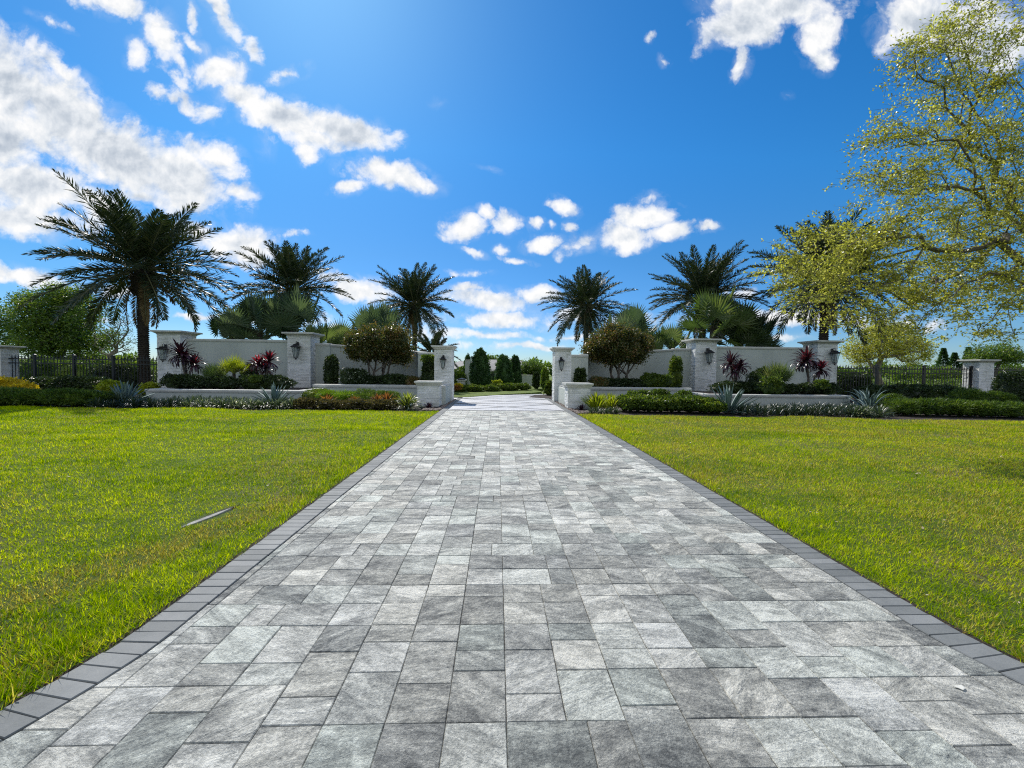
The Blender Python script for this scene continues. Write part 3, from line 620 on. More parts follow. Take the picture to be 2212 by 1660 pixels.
def add_block(corners, rr, top=0.0, ch=.004, tilt=0.0):
    """one paver: bevelled top plus sides down into the sand"""
    b = len(V); cx = sum(c[0] for c in corners)/4; cy = sum(c[1] for c in corners)/4; ta, tb = r_.uniform(-tilt, tilt), r_.uniform(-tilt, tilt)
    for (k_, z) in ((0, -.03), (0, -.005), (1, 0)):
        for c in corners:
            dx, dy = c[0]-cx, c[1]-cy; L_ = max(abs(dx), abs(dy), 1e-3)
            sx_, sy_ = (1-ch*k_/max(abs(dx), .02)), (1-ch*k_/max(abs(dy), .02))
            V.append((cx+dx*sx_, cy+dy*sy_, top+z+ta*dx+tb*dy)); A.append((*rr, 1))
    for lv in (0, 1):
        for j in range(4): F4.append((b+lv*4+j, b+lv*4+(j+1) % 4, b+lv*4+4+(j+1) % 4, b+lv*4+4+j))
    F4.append((b+8, b+9, b+10, b+11))
def jit(a): return a+r_.uniform(-.0016, .0016)
for (a, b_, c_, d_) in pv:
    L0 = IL-flare((c_+d_)/2)+.004; R0 = IR+flare((c_+d_)/2)-.004
    a, b_ = max(a+gap, L0), min(b_-gap, R0); c_, d_ = c_+gap, min(d_-gap, APR-.004)
    if b_-a < .02 or d_-c_ < .02 or d_ < -1: continue
    yl = [(a, c_), (b_, c_), (b_, d_), (a, d_)]
    if a == L0: yl[0] = (IL-flare(c_)+.004, c_); yl[3] = (IL-flare(d_)+.004, d_)
    if b_ == R0: yl[1] = (IR+flare(c_)-.004, c_); yl[2] = (IR+flare(d_)-.004, d_)
    add_block([(jit(x), jit(y)) for x, y in yl], (r_.random(), r_.random(), r_.random()), r_.uniform(-.0025, .0015), .0032, .004)
drive = link('driveway', npmesh('driveway', V, F4, A), None, M['paver']); struct(drive)
V = []; F4 = []; A = []
for sgn, X0 in ((-1, XL), (1, XR)):
    y = -1.0
    while y < 24.0:
        bl = .0935; Y0, Y1 = y+.002, y+bl-.002
        def pt(Y, o):     # o: 0 inner .. 1 outer; bricks fan round the flare
            sl = (flare(Y+.01)-flare(Y-.01))/.02
            return (X0-sgn*BW+sgn*(flare(Y)+o*BW), Y+o*BW*sl*-.75+(.0))
        if sgn > 0 and Y0 > 21.5 or sgn < 0 and Y0 > 20.6: break
        ow = 1+r_.uniform(-.02, .03); cs = [pt(Y0, .02), pt(Y0, ow), pt(Y1, ow), pt(Y1, .02)]
        if sgn < 0: cs = [cs[1], cs[0], cs[3], cs[2]]
        k_ = r_.random(); add_block([(jit(p), jit(q)) for p, q in cs], (k_, k_, k_), r_.uniform(.0, .003)+.002, .003, .002); y += bl
bd = link('driveway_border', npmesh('driveway_border', V, F4, A), None, M['border']); struct(bd)
sheet('joint_sand', np.linspace(XL-.02, XR+.02, 3), lambda x: -1, lambda x: 24, -.0085, M['joint'])
b_ = MB(); 
for sgn, X0 in ((-1, XL), (1, XR)):
    for i in range(70):
        y0, y1 = -1+i*.22, -1+(i+1)*.22
        b_.add([(X0+sgn*flare(y0), y0, -.018), (X0+sgn*(flare(y0)+.045), y0, -.006), (X0+sgn*(flare(y1)+.045), y1, -.006), (X0+sgn*flare(y1), y1, -.018)], [(0, 1, 2, 3)])
struct(b_.build('shaded_edge_soil', M['mulch']))  # soil edge in dark mulch; its tone also paints the shadowed gap
# pale apron with diagonal charcoal bands, then the back road that bends right around the island
ap = MB(); ap.box(IL+.004, IR-.004, APR+.01, 23.2, -.03, -.001); struct(ap.build('apron', M['apron']))
V = []; F4 = []; A = []
def strip(p, q, wd, z=.002, bl=.2):
    p = np.array(p); q = np.array(q); L_ = np.linalg.norm(q-p); d = (q-p)/L_; nn = np.array([-d[1], d[0]]); k = max(1, int(L_/bl))
    for i in range(k):
        a = p+d*(L_*i/k+.003); e = p+d*(L_*(i+1)/k-.003); c = r_.random()
        add_block([tuple(a-nn*wd/2), tuple(e-nn*wd/2), tuple(e+nn*wd/2), tuple(a+nn*wd/2)], (c, c, c), z, .002)
CL = 2.88
for i in range(3):
    ya = APR+.05+i*CL
    strip((IL, ya), (IR, ya), .14, .0045); strip((IL, ya+.08), (IR, ya+CL-.08), .13, .002); strip((IR, ya+.08), (IL, ya+CL-.08), .13, .0025)
struct(link('apron_bands', npmesh('apron_bands', V, F4, A), None, M['rooft2']))
road = MB()
P_in = [(-6.5, 23.2), (-2.2, 22.3), (-1.2, 23.2), (1.0, 24.3), (4.5, 25.6), (8.5, 27.5), (13, 30.5), (22, 34)]
P_out = [(-3.2, 19.4), (-1.69, 20.4), (2.33, 21.2), (3.3, 21.9), (6.5, 23.3), (11, 24.8), (17, 26.5), (30, 29)]
b0 = [(x, y, -.018) for x, y in P_out]+[(x, y, -.018) for x, y in P_in]
road.add(b0, [(i, i+1, 9+i, 8+i) for i in range(7)])
struct(road.build('back_road', M['apron']))
isl = MB(); pts = [G((1030+x/6.9125)/1.085, (820+y/6.9125)/1.085) for x, y in ((250, 772), (460, 770), (700, 752), (950, 735), (1250, 716), (1500, 704), (1640, 690), (1655, 678), (1560, 664), (1440, 652))]
pts = [(-9, 24, 0), (-5, 21.9, 0)]+pts+[(8, 34, 0), (0, 40, 0), (-14, 38, 0)]
isl.add([(p[0], p[1], .02) for p in pts]+[(p[0], p[1], -.1) for p in pts], [tuple(range(len(pts)))]+[(i, i+len(pts), (i+1) % len(pts)+len(pts), (i+1) % len(pts)) for i in range(len(pts))])
struct(isl.build('island_lawn', M['turf']))
pp = [G((1030+x/6.9125)/1.085, (820+y/6.9125)/1.085) for x, y in ((1440, 772), (1500, 752), (1580, 738), (1700, 728), (1810, 722))]
mb_ = MB(); q_ = [(p[0], p[1], .012) for p in pp]+[(9, 23.2, .012), (9, 19.2, .012), (2.56, 19.2, .012), (2.56, 20.8, .012)]
mb_.add(q_, [tuple(range(len(q_)))]); struct(mb_.build('roadside_bed', M['mulch']))
# buried kerb showing in the lawn
kb = MB(); kp = [G(392, 1129), G(410, 1124), G(430, 1118), G(452, 1111), G(475, 1104), G(500, 1096)]; wd = [.012, .042, .056, .056, .042, .010]
kb.loft([[(p[0], p[1]-w_, float(lawn_z(p[0], p[1]))+.010), (p[0]+.0, p[1]+w_, float(lawn_z(p[0], p[1]))+.020), (p[0], p[1]+w_, -.09), (p[0], p[1]-w_, -.09)] for p, w_ in zip(kp, wd)])
tag(kb.build('concrete_kerb', M['concrete']), 'pale curved sliver of concrete kerb half sunk in the left lawn', 'kerb')
dt = MB(); 
dt.loft([[(p[0], p[1]+w_+.002, float(lawn_z(p[0], p[1]))+.014), (p[0], p[1]+.12+w_*1.6, float(lawn_z(p[0], p[1]))+.012), (p[0], p[1]+.12+w_*1.6, -.09), (p[0], p[1]+w_+.002, -.09)] for p, w_ in zip(kp[1:], wd[1:])])
struct(dt.build('bare_soil', M['mulch']))

# grass blades
def blades(n, side, seed):
    q = np.random.default_rng(seed)
    # density falls with distance from the walk: fine blades near, broader far
    R_ = 1.3+(q.random(n)**1.12)*23; R_ = R_.clip(1.2, 26); th = (q.random(n)*1.22+.0)*1.0
    ang = th*1.25
    x = R_*np.sin(ang); y = R_*np.cos(ang); x = x*(-1 if side < 0 else 1)
    X0 = XL if side < 0 else XR
    fl = .30*np.maximum(0, 2.25-y)**1.7
    ok = ((x < X0-fl-.034+.030*q.random(n)*(q.random(n) < .25)) if side < 0 else (x > X0+fl+.034-.030*q.random(n)*(q.random(n) < .25)))
    by = np.where(x < 0, 14.30-.02*(x+9), 13.85-.088*x+.0006*x*x); ok &= (y < by-.02*q.random(n)) & (y > .6) & (np.abs(x) < 24)
    x, y, R_ = x[ok], y[ok], R_[ok]; n = len(x)
    # bare sliver for kerb
    dk = np.full(n, 9.0)
    for p in kp[1:-1]: dk = np.minimum(dk, np.hypot((x-p[0])*.8, np.where(y < p[1], 3.6, .55)*(y-p[1])))
    kk = (dk > .075+.03*q.random(n)) | (side > 0); x, y, R_ = x[kk], y[kk], R_[kk]; n = len(x)
    edge = np.exp(-np.abs(x-X0)/.35)
    clump = .5+.5*np.sin(x*7.1+2.2*np.sin(y*5.3))*np.sin(y*8.7+1.9*np.sin(x*4.9)); hgt = (.020+.018*q.random(n)+.016*clump**2)*(1+.9*edge*(q.random(n) < .6))*(1+.03*R_)*(.75+.5*(.5+.5*np.sin(x*2.1+1.3*np.sin(y*1.7))*np.cos(y*1.3+x)))
    wdt = (.0032+.0016*q.random(n))*(1+.13*R_)
    az = q.random(n)*2*PI; lean = .35+.85*q.random(n)
    z = lawn_z(x, y)-.004
    dx, dy = np.cos(az), np.sin(az)
    B = np.stack([x, y, z], 1); S = np.stack([-dy, dx, 0*dx], 1)*wdt[:, None]*.5
    T = B+np.stack([dx*lean*hgt, dy*lean*hgt, hgt*(1.15-.35*lean)], 1)
    Vv = np.stack([B-S, B+S, T], 1).reshape(-1, 3); Ff = np.arange(3*n).reshape(n, 3); return Vv, Ff
for side, n_, sd_ in ((-1, GRASS_N, 3), (1, GRASS_N, 4)):
    Vb, Fb = blades(n_, side, sd_)
    tag(link('lawn_grass', npmesh('lawn_grass', Vb, Fb), None, M['grass']), 'short yellow-green grass of the %s lawn beside the drive' % ('left' if side < 0 else 'right'), 'grass', None, 'stuff')
# dry leaves scattered on the lawns
n_ = 900; q = np.random.default_rng(5); xx = np.where(q.random(n_) < .72, q.uniform(2.6, 16, n_), q.uniform(-15, -2, n_)); yy = 1.3+q.random(n_)**1.3*12
C = np.stack([xx, yy, lawn_z(xx, yy)+.028+.01*q.random(n_)], 1); D = rand_dirs(n_, 0, .25)
Vd, Fd = leaves(C, D, .022+.03*q.random(n_)**2, .010+.014*q.random(n_), nrm=np.tile([0, 0, 1.0], (n_, 1))+q.normal(size=(n_, 3))*.3)
tag(link('fallen_leaves', npmesh('fallen_leaves', Vd, Fd), None, M['dead']), 'small dry leaves scattered over the lawns', 'leaves', None, 'stuff')
C = np.array(G(2075, 1487)); lf = MB(); 
lf.loft([[(C[0]+.032*k_*(1 if q_ % 2 else .55)*math.cos(a), C[1]+.018*k_*(1 if q_ % 2 else .6)*math.sin(a), z) for q_, a in enumerate([2*PI*n/7 for n in range(7)])] for z, k_ in ((.003, .9), (.005, 1.0), (.006, .8))])
tag(lf.build('fallen_petal', M['candle']), 'small white petal lying on the pavers at the lower right', 'petal')

# ------------------------------------------------------------------ pillars, walls, lanterns, fences
def pillar(name, label, x0, y0, w_, h, d_=None, ov=.2, seed=0, course=.085, group=None):
    d_ = d_ or w_; cx, cy = x0+w_/2, y0+d_/2; root = thing(name, label, 'pillar', (cx, cy, 0), group); r_ = random.Random(seed)
    mb = MB(); a, b = w_/2-.03, d_/2-.03; mb.box(-a, a, -b, b, -.1, h-.16)
    z = 0.0; hs = h-.19
    while z < hs-.01:
        ch = min(course*r_.uniform(.55, 1.15), hs-z); 
        if hs-z-ch < .03: ch = hs-z
        for sd_ in range(4):
            half, depth = (w_/2, d_/2) if sd_ % 2 == 0 else (d_/2, w_/2); s = -half; dz = r_.uniform(0, .0015)
            while s < half-.01:
                l = r_.uniform(.12, .42); e = min(s+l, half); 
                if half-e < .08: e = half
                p = depth+r_.uniform(-.014, .012); u0, u1 = s+.001, e-.001
                if s <= -half+.001: u0 = -half-r_.uniform(-.004, .006)
                if e >= half-.001: u1 = half+r_.uniform(-.004, .006)
                zz0, zz1 = z+.0015+dz, z+ch-.0015+dz
                if sd_ == 0: mb.box(u0, u1, -p, -depth+.06, zz0, zz1)
                elif sd_ == 2: mb.box(u0, u1, depth-.06, p, zz0, zz1)
                elif sd_ == 1: mb.box(depth-.06, p, u0, u1, zz0, zz1)
                else: mb.box(-p, -depth+.06, u0, u1, zz0, zz1)
                s = e
        z += ch
    mb.build('shaft', M['stone'], root)
    c = MB(); t_ = .19*(.6+.4*w_/1.14)
    c.rects([(w_/2+.02, d_/2+.02, h-t_), (w_/2+.035, d_/2+.035, h-t_*.8), (w_/2+ov*.75, d_/2+ov*.75, h-t_*.42), (w_/2+ov, d_/2+ov, h-t_*.40), (w_/2+ov, d_/2+ov, h-.008), (w_/2+ov-.008, d_/2+ov-.008, h)], 0, 0)
    c.build('cap', M['coping'], root); return root
X = lambda u, Y, v=790: at(u, v, Y)[0]
YL, YR = 22.0, 22.4
LBx, LOx, RBx, ROx = X(621.3, YL), X(340, YL), X(1501.6, YR), X(1765, YR)
pillar('stone_pillar', 'tall white stacked-stone pillar with a lantern between the two left garden walls', LBx, YL, 1.14, 3.15, seed=1)
pillar('stone_pillar', 'tall white stacked-stone pillar at the left end of the walls, beside the date palm trunk', LOx, YL, 1.14, 3.15, seed=2)
pillar('stone_pillar', 'tall white stacked-stone pillar with its left side in sunlight, between the two right garden walls', RBx, YR, 1.14, 3.15, seed=3)
pillar('stone_pillar', 'tall white stacked-stone pillar at the right end of the walls, behind the oak branches', ROx, YR, 1.10, 3.15, seed=4)
GLx, GRx = X(938.3, 18.56), X(1195, 18.8)
pillar('gate_pillar', 'slim white stone entrance pillar with a lantern on the left of the drive', GLx, 18.56, .77, 2.40, ov=.13, seed=5, course=.07)
pillar('gate_pillar', 'slim white stone entrance pillar with a lantern on the right of the drive', GRx+.06, 18.8, .74, 2.40, ov=.13, seed=6, course=.07)
LLx, RLx = X(901.6, 16.0), X(1228, 15.5)
pillar('low_pillar', 'low white stone pillar at the left drive edge, in front of the entrance pillar', LLx, 16.0, .82, .93, d_=.7, ov=.10, seed=7, course=.07)
pillar('low_pillar', 'low white stone pillar at the right drive edge, in front of the entrance pillar', RLx, 15.5, .82, .93, d_=.75, ov=.10, seed=8, course=.07)
ELx = X(2, 22.0)
pillar('fence_pillar', 'white stone fence pillar cut off by the left edge of the photo', ELx-.82, 22.0, .82, 2.30, ov=.18, seed=9)
ERx = X(2116, 22.4)
pillar('fence_pillar', 'white stone fence pillar standing between the two black fences at far right', ERx, 22.4, .83, 2.24, ov=.18, seed=10)

def wall(name, label, pts, hs, th=.28, cop=.13, ov=.05, cat='wall', base=-.1):
    """pts: plan polyline of the front face; hs: height at each"""
    root = thing(name, label, cat, (pts[0][0], pts[0][1], 0)); o = np.array(pts[0]); P_ = [np.array(p)-o for p in pts]; n = len(P_)
    N_ = []
    for i in range(n):
        d = P_[min(i+1, n-1)]-P_[max(i-1, 0)]; d = d/np.linalg.norm(d); N_.append(np.array([-d[1], d[0]]))
    b = MB(); c = MB(); rb = []; rc = []
    for i, p in enumerate(P_):
        q = p+N_[i]*th; h = hs[i]-cop
        rb.append([(p[0], p[1], base), (q[0], q[1], base), (q[0], q[1], h), (p[0], p[1], h)])
        f_, k_ = p-N_[i]*ov, q+N_[i]*ov; g_ = p-N_[i]*(ov-.02); m_ = q+N_[i]*(ov-.02)
        rc.append([(g_[0], g_[1], h+.001), (m_[0], m_[1], h+.001), (k_[0], k_[1], h+cop*.45), (k_[0], k_[1], h+cop-.01), (m_[0], m_[1], h+cop), (g_[0], g_[1], h+cop), (f_[0], f_[1], h+cop-.01), (f_[0], f_[1], h+cop*.45)])
    b.loft(rb); c.loft(rc); b.build('body', M['stucco'], root); c.build('coping', M['coping'], root); return root
wall('garden_wall', 'straight off-white stucco wall behind the red cordylines, between the two left pillars', [(LOx+1.14, YL+.45), (LBx, YL+.45)], [2.79, 2.79])
wall('garden_wall', 'straight off-white stucco wall between the two right pillars, behind the purple plants', [(RBx+1.14, YR+.45), (ROx, YR+.45)], [2.79, 2.79])
def arc(A, B, bulge, n=22):
    A = np.array(A); B = np.array(B); d = B-A; L_ = np.linalg.norm(d); nn = np.array([-d[1], d[0]])/L_; nn = nn if nn[1] > 0 else -nn
    return [tuple(A+d*t_+nn*bulge*(1-abs(2*t_-1)**2.6)) for t_ in [i/(n-1) for i in range(n)]]
aL = (X(713, 22.7), 22.7); aM = (X(904, 20.4), 20.4)
ca = arc(aL, aM, 2.1); hs = [2.62-(.42)*(i/21) for i in range(22)]
wall('curved_wall', 'curved off-white stucco wall sweeping down behind the rust-leaved tree left of the drive', ca, hs)
wall('wall_panel', 'short flat stucco wall panel touching the right side of the big left pillar', [(LBx+1.14, 22.62), (aL[0]+.02, 22.62)], [2.66, 2.66], cop=.14)
wall('wall_panel', 'short flat stucco wall panel joining the curved wall to the left entrance pillar', [(aM[0]-.02, 20.4), (GLx+.3, 20.4)], [2.16, 2.16], cop=.12)
bL = (X(1382, 20.5), 20.5); bM = (X(1454, 23.0), 23.0)
bL = (X(1268, 20.6), 20.6)
cb_ = arc(bL, bM, 2.1); hs = [2.20+.42*(i/21) for i in range(22)]
wall('curved_wall', 'curved off-white stucco wall sweeping up behind the rust-leaved tree right of the drive', cb_, hs)
wall('wall_panel', 'short flat stucco wall panel touching the left side of the big right pillar', [(bM[0]-.02, 22.95), (RBx, 22.95)], [2.66, 2.66], cop=.14)
wall('wall_panel', 'short flat stucco wall panel joining the curved wall to the right entrance pillar', [(GRx+.4, 20.6), (bL[0]+.05, 20.6)], [2.16, 2.16], cop=.12)
wall('planter_wall', 'long low stucco planter wall in front of the left garden wall and big left pillar', [(X(318, 20.6)+.2, 20.6), (X(315, 17.3), 17.3), (X(652, 17.3), 17.3)][1:], [.47, .47], th=.25, cop=.12)
wall('planter_wall', 'low stucco planter wall below the rust-leaved tree left of the drive', [(X(676, 19.5), 19.5), (X(903, 19.5), 19.5)], [.64, .64], th=.25, cop=.14)
wall('planter_wall', 'low stucco planter wall below the rust-leaved tree right of the drive', [(X(1276, 19.5), 19.5), (X(1494, 19.5), 19.5)], [.64, .64], th=.25, cop=.14)
wall('planter_wall', 'long low stucco planter wall behind the big blue agave on the right', [(X(1527.5, 17.7), 17.7), (X(1838, 17.7), 17.7)], [.46, .46], th=.25, cop=.12)
wall('side_wall', 'narrow white stucco knee wall between the two left drive pillars', [(-1.98, 16.72), (-1.98, 18.55)][::-1] if False else [(-2.02, 18.55), (-2.02, 16.72)], [.74, .74], th=-.22, cop=.08, ov=.03)
wall('side_wall', 'narrow white stucco knee wall between the two right drive pillars', [(2.66, 16.27), (2.66, 18.8)], [.74, .74], th=-.22, cop=.08, ov=.03)
s = MB(); s.box(X(318, 17.5), X(652, 17.3)-.02, 17.56, 22.44, -.1, .36); s.box(X(690, 19.7), -2.9, 19.76, 24.2, -.1, .5)
s.box(X(1527.5, 17.7)+.02, X(1836, 17.8), 17.96, 22.84, -.1, .36); s.box(3.4, X(1492, 19.6), 19.76, 24.2, -.1, .5)
struct(s.build('planter_soil', M['mulch']))
wall('planter_wall', 'left end return of the long planter wall, beside the left agave', [(X(315, 17.3), 21.0), (X(315, 17.3), 17.28)], [.468, .468], th=.25, cop=.12)
wall('planter_wall', 'short end return of the long left planter wall, meeting the big left pillar', [(X(652, 17.3), 17.28), (X(652, 17.3), 21.95)], [.468, .468], th=.25, cop=.12)
wall('planter_wall', 'short end return of the long right planter wall, meeting the big right pillar', [(X(1527.5, 17.7)+.25, 17.68), (X(1527.5, 17.7)+.25, 22.35)], [.458, .458], th=.25, cop=.12)
wall('planter_wall', 'right end return of the long planter wall, beside the droopy agave', [(X(1838, 17.7), 17.68), (X(1838, 17.7)+.02, 21.0)], [.458, .458], th=.25, cop=.12)

def lantern(label, x, y, z, s, group=None):
    root = thing('wall_lantern', label, 'lantern', (x, y, z), group, 0, s); k = M['black']
    b = MB(); b.box(-.07, .07, -.03, .0, -.30, .10); b.box(-.09, .09, -.045, -.03, -.24, .04)
    b.tube([(0, -.03, .0), (0, -.09, .09), (0, -.17, .12), (0, -.24, .09), (0, -.26, .0), (0, -.26, -.08)], .016, 8); b.build('bracket', k, root)
    r = MB(); Y0 = -.26
    r.rects([(.225, .225, -.20), (.235, .235, -.185), (.225, .225, -.17), (.12, .12, -.10), (.10, .10, -.07), (.12, .12, -.055), (.03, .03, -.02)], 0, Y0); r.build('roof', k, root)
    f = MB()
    for sx_ in (-1, 1):
        for sy_ in (-1, 1): f.tube([(sx_*.165, Y0+sy_*.165, -.20), (sx_*.088, Y0+sy_*.088, -.78)], .013, 4)
    for sx_, sy_ in ((0, -1), (0, 1), (1, 0), (-1, 0)): f.tube([(sx_*.165, Y0+sy_*.165, -.20), (sx_*.088, Y0+sy_*.088, -.78)], .006, 4)
    f.rects([(.10, .10, -.82), (.10, .10, -.775)], 0, Y0); f.rects([(.185, .185, -.225), (.185, .185, -.2)], 0, Y0); f.build('frame', k, root)
    g_ = MB(); g_.rects([(.080, .080, -.774), (.155, .155, -.226)], 0, Y0); g_.build('glass', M['glass'], root)
    c = MB(); c.tube([(0, Y0, -.76), (0, Y0, -.48)], [.028, .022], 8); c.build('candle', M['candle'], root)
    n_ = MB(); n_.rects([(.075, .075, -.835), (.04, .04, -.87), (.02, .02, -.89), (.03, .03, -.91), (.006, .006, -.95)], 0, Y0); n_.build('finial', k, root)
    return root
lz = lambda u, v, Y: at(u, v, Y)[2]
lantern('large black lantern on the tall left pillar, between the two left walls', X(643, 21.95), 21.985, lz(641, 743, 21.95), .86)
lantern('large black lantern on the tall right pillar beside its sunlit face', X(1528, 22.35), 22.385, lz(1529, 756, 22.35), .86)
lantern('black lantern half hidden by purple leaves on the outermost left pillar', X(358, 21.95), 21.985, lz(360, 748, 21.95), .86)
lantern('black lantern behind purple leaves on the outermost right pillar', X(1797, 22.35), 22.385, lz(1797, 757, 22.35), .86)
lantern('small black lantern on the left entrance pillar', X(957.5, 18.5), 18.545, lz(957, 771, 18.5), .60)
lantern('small black lantern on the right entrance pillar', X(1212, 18.75), 18.785, lz(1212, 775, 18.75), .60)

def fence(label, x0, x1, y, posts, sp=.155):
    root = thing('iron_fence', label, 'fence', (x0, y, 0)); L_ = x1-x0; pk = MB(); k = int(L_/sp)
    for i in range(1, k):
        x = L_*i/k; pk.loft([[(x-a, -a, z), (x+a, -a, z), (x+a, a, z), (x-a, a, z)] for a, z in ((.011, .06), (.011, 1.70), (.024, 1.74), (.011, 1.78), (.002, 1.88))])
    pk.build('pickets', M['black'], root)
    for z in (.18, 1.42, 1.64):
        r = MB(); r.box(.005, L_-.005, -.022, .022, z, z+.05); r.build('rail', M['black'], root)
    for px in posts:
        p = MB(); x = px-x0; p.rects([(.05, .05, -.05), (.05, .05, 1.84), (.065, .065, 1.845), (.065, .065, 1.87), (.02, .02, 1.91)], x, 0); p.build('post', M['black'], root)
    return root
fence('black iron picket fence running from the left photo edge to the outermost pillar', ELx+.0, LOx, 22.35, [X(75, 22.35), X(160, 22.35), X(245, 22.35), LOx-.08])
fence('black iron picket fence on the right, between the outermost right pillar and the fence pillar', ROx+1.10, ERx, 22.75, [X(1894, 22.75), X(1996, 22.75), ERx-.08])
fence('black iron picket fence at the far right edge, beyond the fence pillar', ERx+.83, ERx+5.2, 22.75, [ERx+3.2])

# ------------------------------------------------------------------ behind the gate
Zp = lambda x, y: ((1030+x/6.9125)/1.085, (820+y/6.9125)/1.085)
def zat(x, y, Y): return at(*Zp(x, y), Y)
root = thing('house', 'low house with a pale grey tiled roof half hidden behind the clipped columns', 'house', (zat(890, 300, 46)[0], 46, 0))
b = MB(); b.box(-3.6, 3.2, .3, 6, -.1, 1.25); b.build('wall', M['housewall'], root)
r = MB(); 
def hip(x0, x1, y0, y1, z0, z1, fx):
    r.add([(x0, y0, z0), (x1, y0, z0), (x1, y1, z0), (x0, y1, z0), (x0+fx, (y0+y1)/2, z1), (x1-fx, (y0+y1)/2, z1)], [(0, 1, 5, 4), (1, 2, 5), (2, 3, 4, 5), (3, 0, 4), (3, 2, 1, 0)])
hip(-4.2, 3.8, -.3, 6.4, 1.2, 2.5, 3.6); hip(-1.6, 1.9, -1.2, 2.6, 1.15, 2.05, 1.6); hip(-1.0, 5.2, 1.5, 7, 1.6, 2.75, 2.9)
r.build('roof', M['rooft'], root)
for wx in (-2.5, -.5, 1.6):
    q_ = MB(); q_.box(wx-.35, wx+.35, .27, .30, .3, 1.0); q_.build('window', M['black'], root)
root = thing('house', 'sliver of a pale roofed house behind the left entrance pillar planting', 'house', (zat(480, 320, 50)[0], 50, 0))
b = MB(); b.box(-3, 1.5, 0, 6, -.1, 1.5); b.build('wall', M['housewall'], root); r = MB(); hip(-3.5, 2.0, -.5, 6.5, 1.4, 2.4, 2.2); r.build('roof', M['rooft'], root)
def W2(a, b, Y, h, label): wall('boundary_wall', label, [(zat(a, 580, Y)[0], Y), (zat(b, 580, Y)[0], Y)], [h, h], th=.2, cop=.06, ov=.03)
W2(1300, 1508, 36, .95, 'low white boundary wall left of the dark narrow shrub beyond the back road')
W2(1590, 1740, 36, .95, 'low white boundary wall right of the dark narrow shrub beyond the back road')
W2(412, 500, 33, 2.1, 'grey-white wall panel behind the left side of the tall clipped column')
root = thing('stone_planter', 'square cream stone planter standing left of the island', 'planter', (zat(360, 600, 30)[0], 30, 0))
b = MB(); b.rects([(.30, .30, -.05), (.30, .30, .08), (.25, .25, .12), (.27, .27, .52), (.34, .34, .58), (.34, .34, .64)], 0, 0); b.build('body', M['coping'], root)
b = MB(); b.rects([(.27, .27, .60), (.22, .22, .72), (.05, .05, .76)], 0, 0); b.build('lid', M['black'], root)

# background woods that close the horizon
def wood(name, label, u0, u1, Y, h0, h1, n, mat, z0=0, L=.5, seed=1):
    q = np.random.default_rng(seed); xa, xb = X(u0, Y), X(u1, Y); cx = xa+(xb-xa)*q.random(n); 
    prof = (h0+(h1-h0)*(.5+.3*np.sin(cx*.21+seed)+.2*np.sin(cx*.63+seed*2)+.15*np.sin(cx*1.7)))
    z = z0+prof*q.random(n)**.7; C = np.stack([cx, Y+4*q.random(n), z], 1)
    V_, F_ = leaves(C, rand_dirs(n, .2), L*(.5+q.random(n)), L*.6*(.5+q.random(n)))
    tag(link(name, npmesh(name, V_, F_), None, mat), label, 'trees', None, 'stuff')
wood('distant_woods', 'far line of dark trees along the horizon', -400, 2700, 95, 1.2, 4.2, 42000, M['broad'], L=.7)
wood('field_hedge', 'pale green field hedge seen through the left fence', -60, 345, 31, 1.0, 1.7, 9000, M['hedge2'], L=.16, seed=3)
wood('field_hedge', 'pale green field hedge seen through the right fences', 1800, 2500, 34, .6, 1.25, 9000, M['hedge2'], L=.16, seed=4)
wood('thicket', 'loose dark thicket behind the right fence, left of the pines', 1985, 2110, 48, 1.5, 3.0, 5000, M['broad'], L=.3, seed=6)

# ------------------------------------------------------------------ palms
crowns = [date_crown(s, n_, 3.9, lo_, hi_) for s, n_, lo_, hi_ in ((1, 66, -40, 82), (2, 60, -34, 84), (3, 68, -42, 86), (5, 62, -50, 80), (8, 70, -36, 84), (12, 64, -44, 86))]
dead = [date_crown(s, 6, 2.7, -78, -56, 'deadfrond') for s in (21, 22)]
trunks = [date_trunk(6.4, .22, s) for s in (1, 2)]
def date_palm(label, u, v, Y, H, ci, rz, s):
    x = X(u, Y, v); root = thing('date_palm', label, 'palm', (x, Y, 0), 'date palms behind the walls', rz)
    k = H/6.4
    t_, b_ = trunks[ci % 2]
    o = link('trunk', t_, root); o.scale = (s*.88, s*.88, k); o = link('boot_ball', b_, root); o.scale = (s, s, k)
    o = link('crown', crowns[ci][0], root); o.location = (0, 0, H+.25); o.scale = (s, s, s)
    f = link('frond_stems', crowns[ci][1], o)
    o = link('dead_fronds', dead[ci % 2][0], root); o.location = (0, 0, H-.05); link('frond_stems', dead[ci % 2][1], o)
    return root
date_palm('largest date palm, standing behind the black fence at far left', 310, 585, 22.9, 6.05, 0, .6, 1.14)
date_palm('date palm rising behind the big fan palms left of the drive', 630, 650, 30, 6.35, 1, 2.1, 1.03)
date_palm('date palm nearest the drive on its left, beside the rust-leaved tree', 895, 668, 36, 6.3, 2, 4.0, .98)
date_palm('date palm nearest the drive on its right, beside the rust-leaved tree', 1266, 668, 34.5, 6.2, 3, 5.2, .98)
date_palm('date palm rising behind the big fan palm right of the drive', 1520, 648, 29, 6.1, 4, .9, 1.0)
date_palm('date palm half hidden behind the oak branches, above the outermost right pillar', 1786, 598, 23.8, 6.25, 5, 3.4, 1.1)
me_, sm_ = date_crown(9, 34, 1.75)
root = thing('young_palm', 'small young palm just behind the left entrance pillar', 'palm', (X(935, 27), 27, 0)); o = link('crown', me_, root); o.location = (0, 0, 2.3); link('frond_stems', sm_, o)
t_ = MB(); t_.tube([(0, 0, -.1), (0, 0, 2.35)], [.16, .13], 10); t_.build('trunk', M['ptrunk'], root, True)

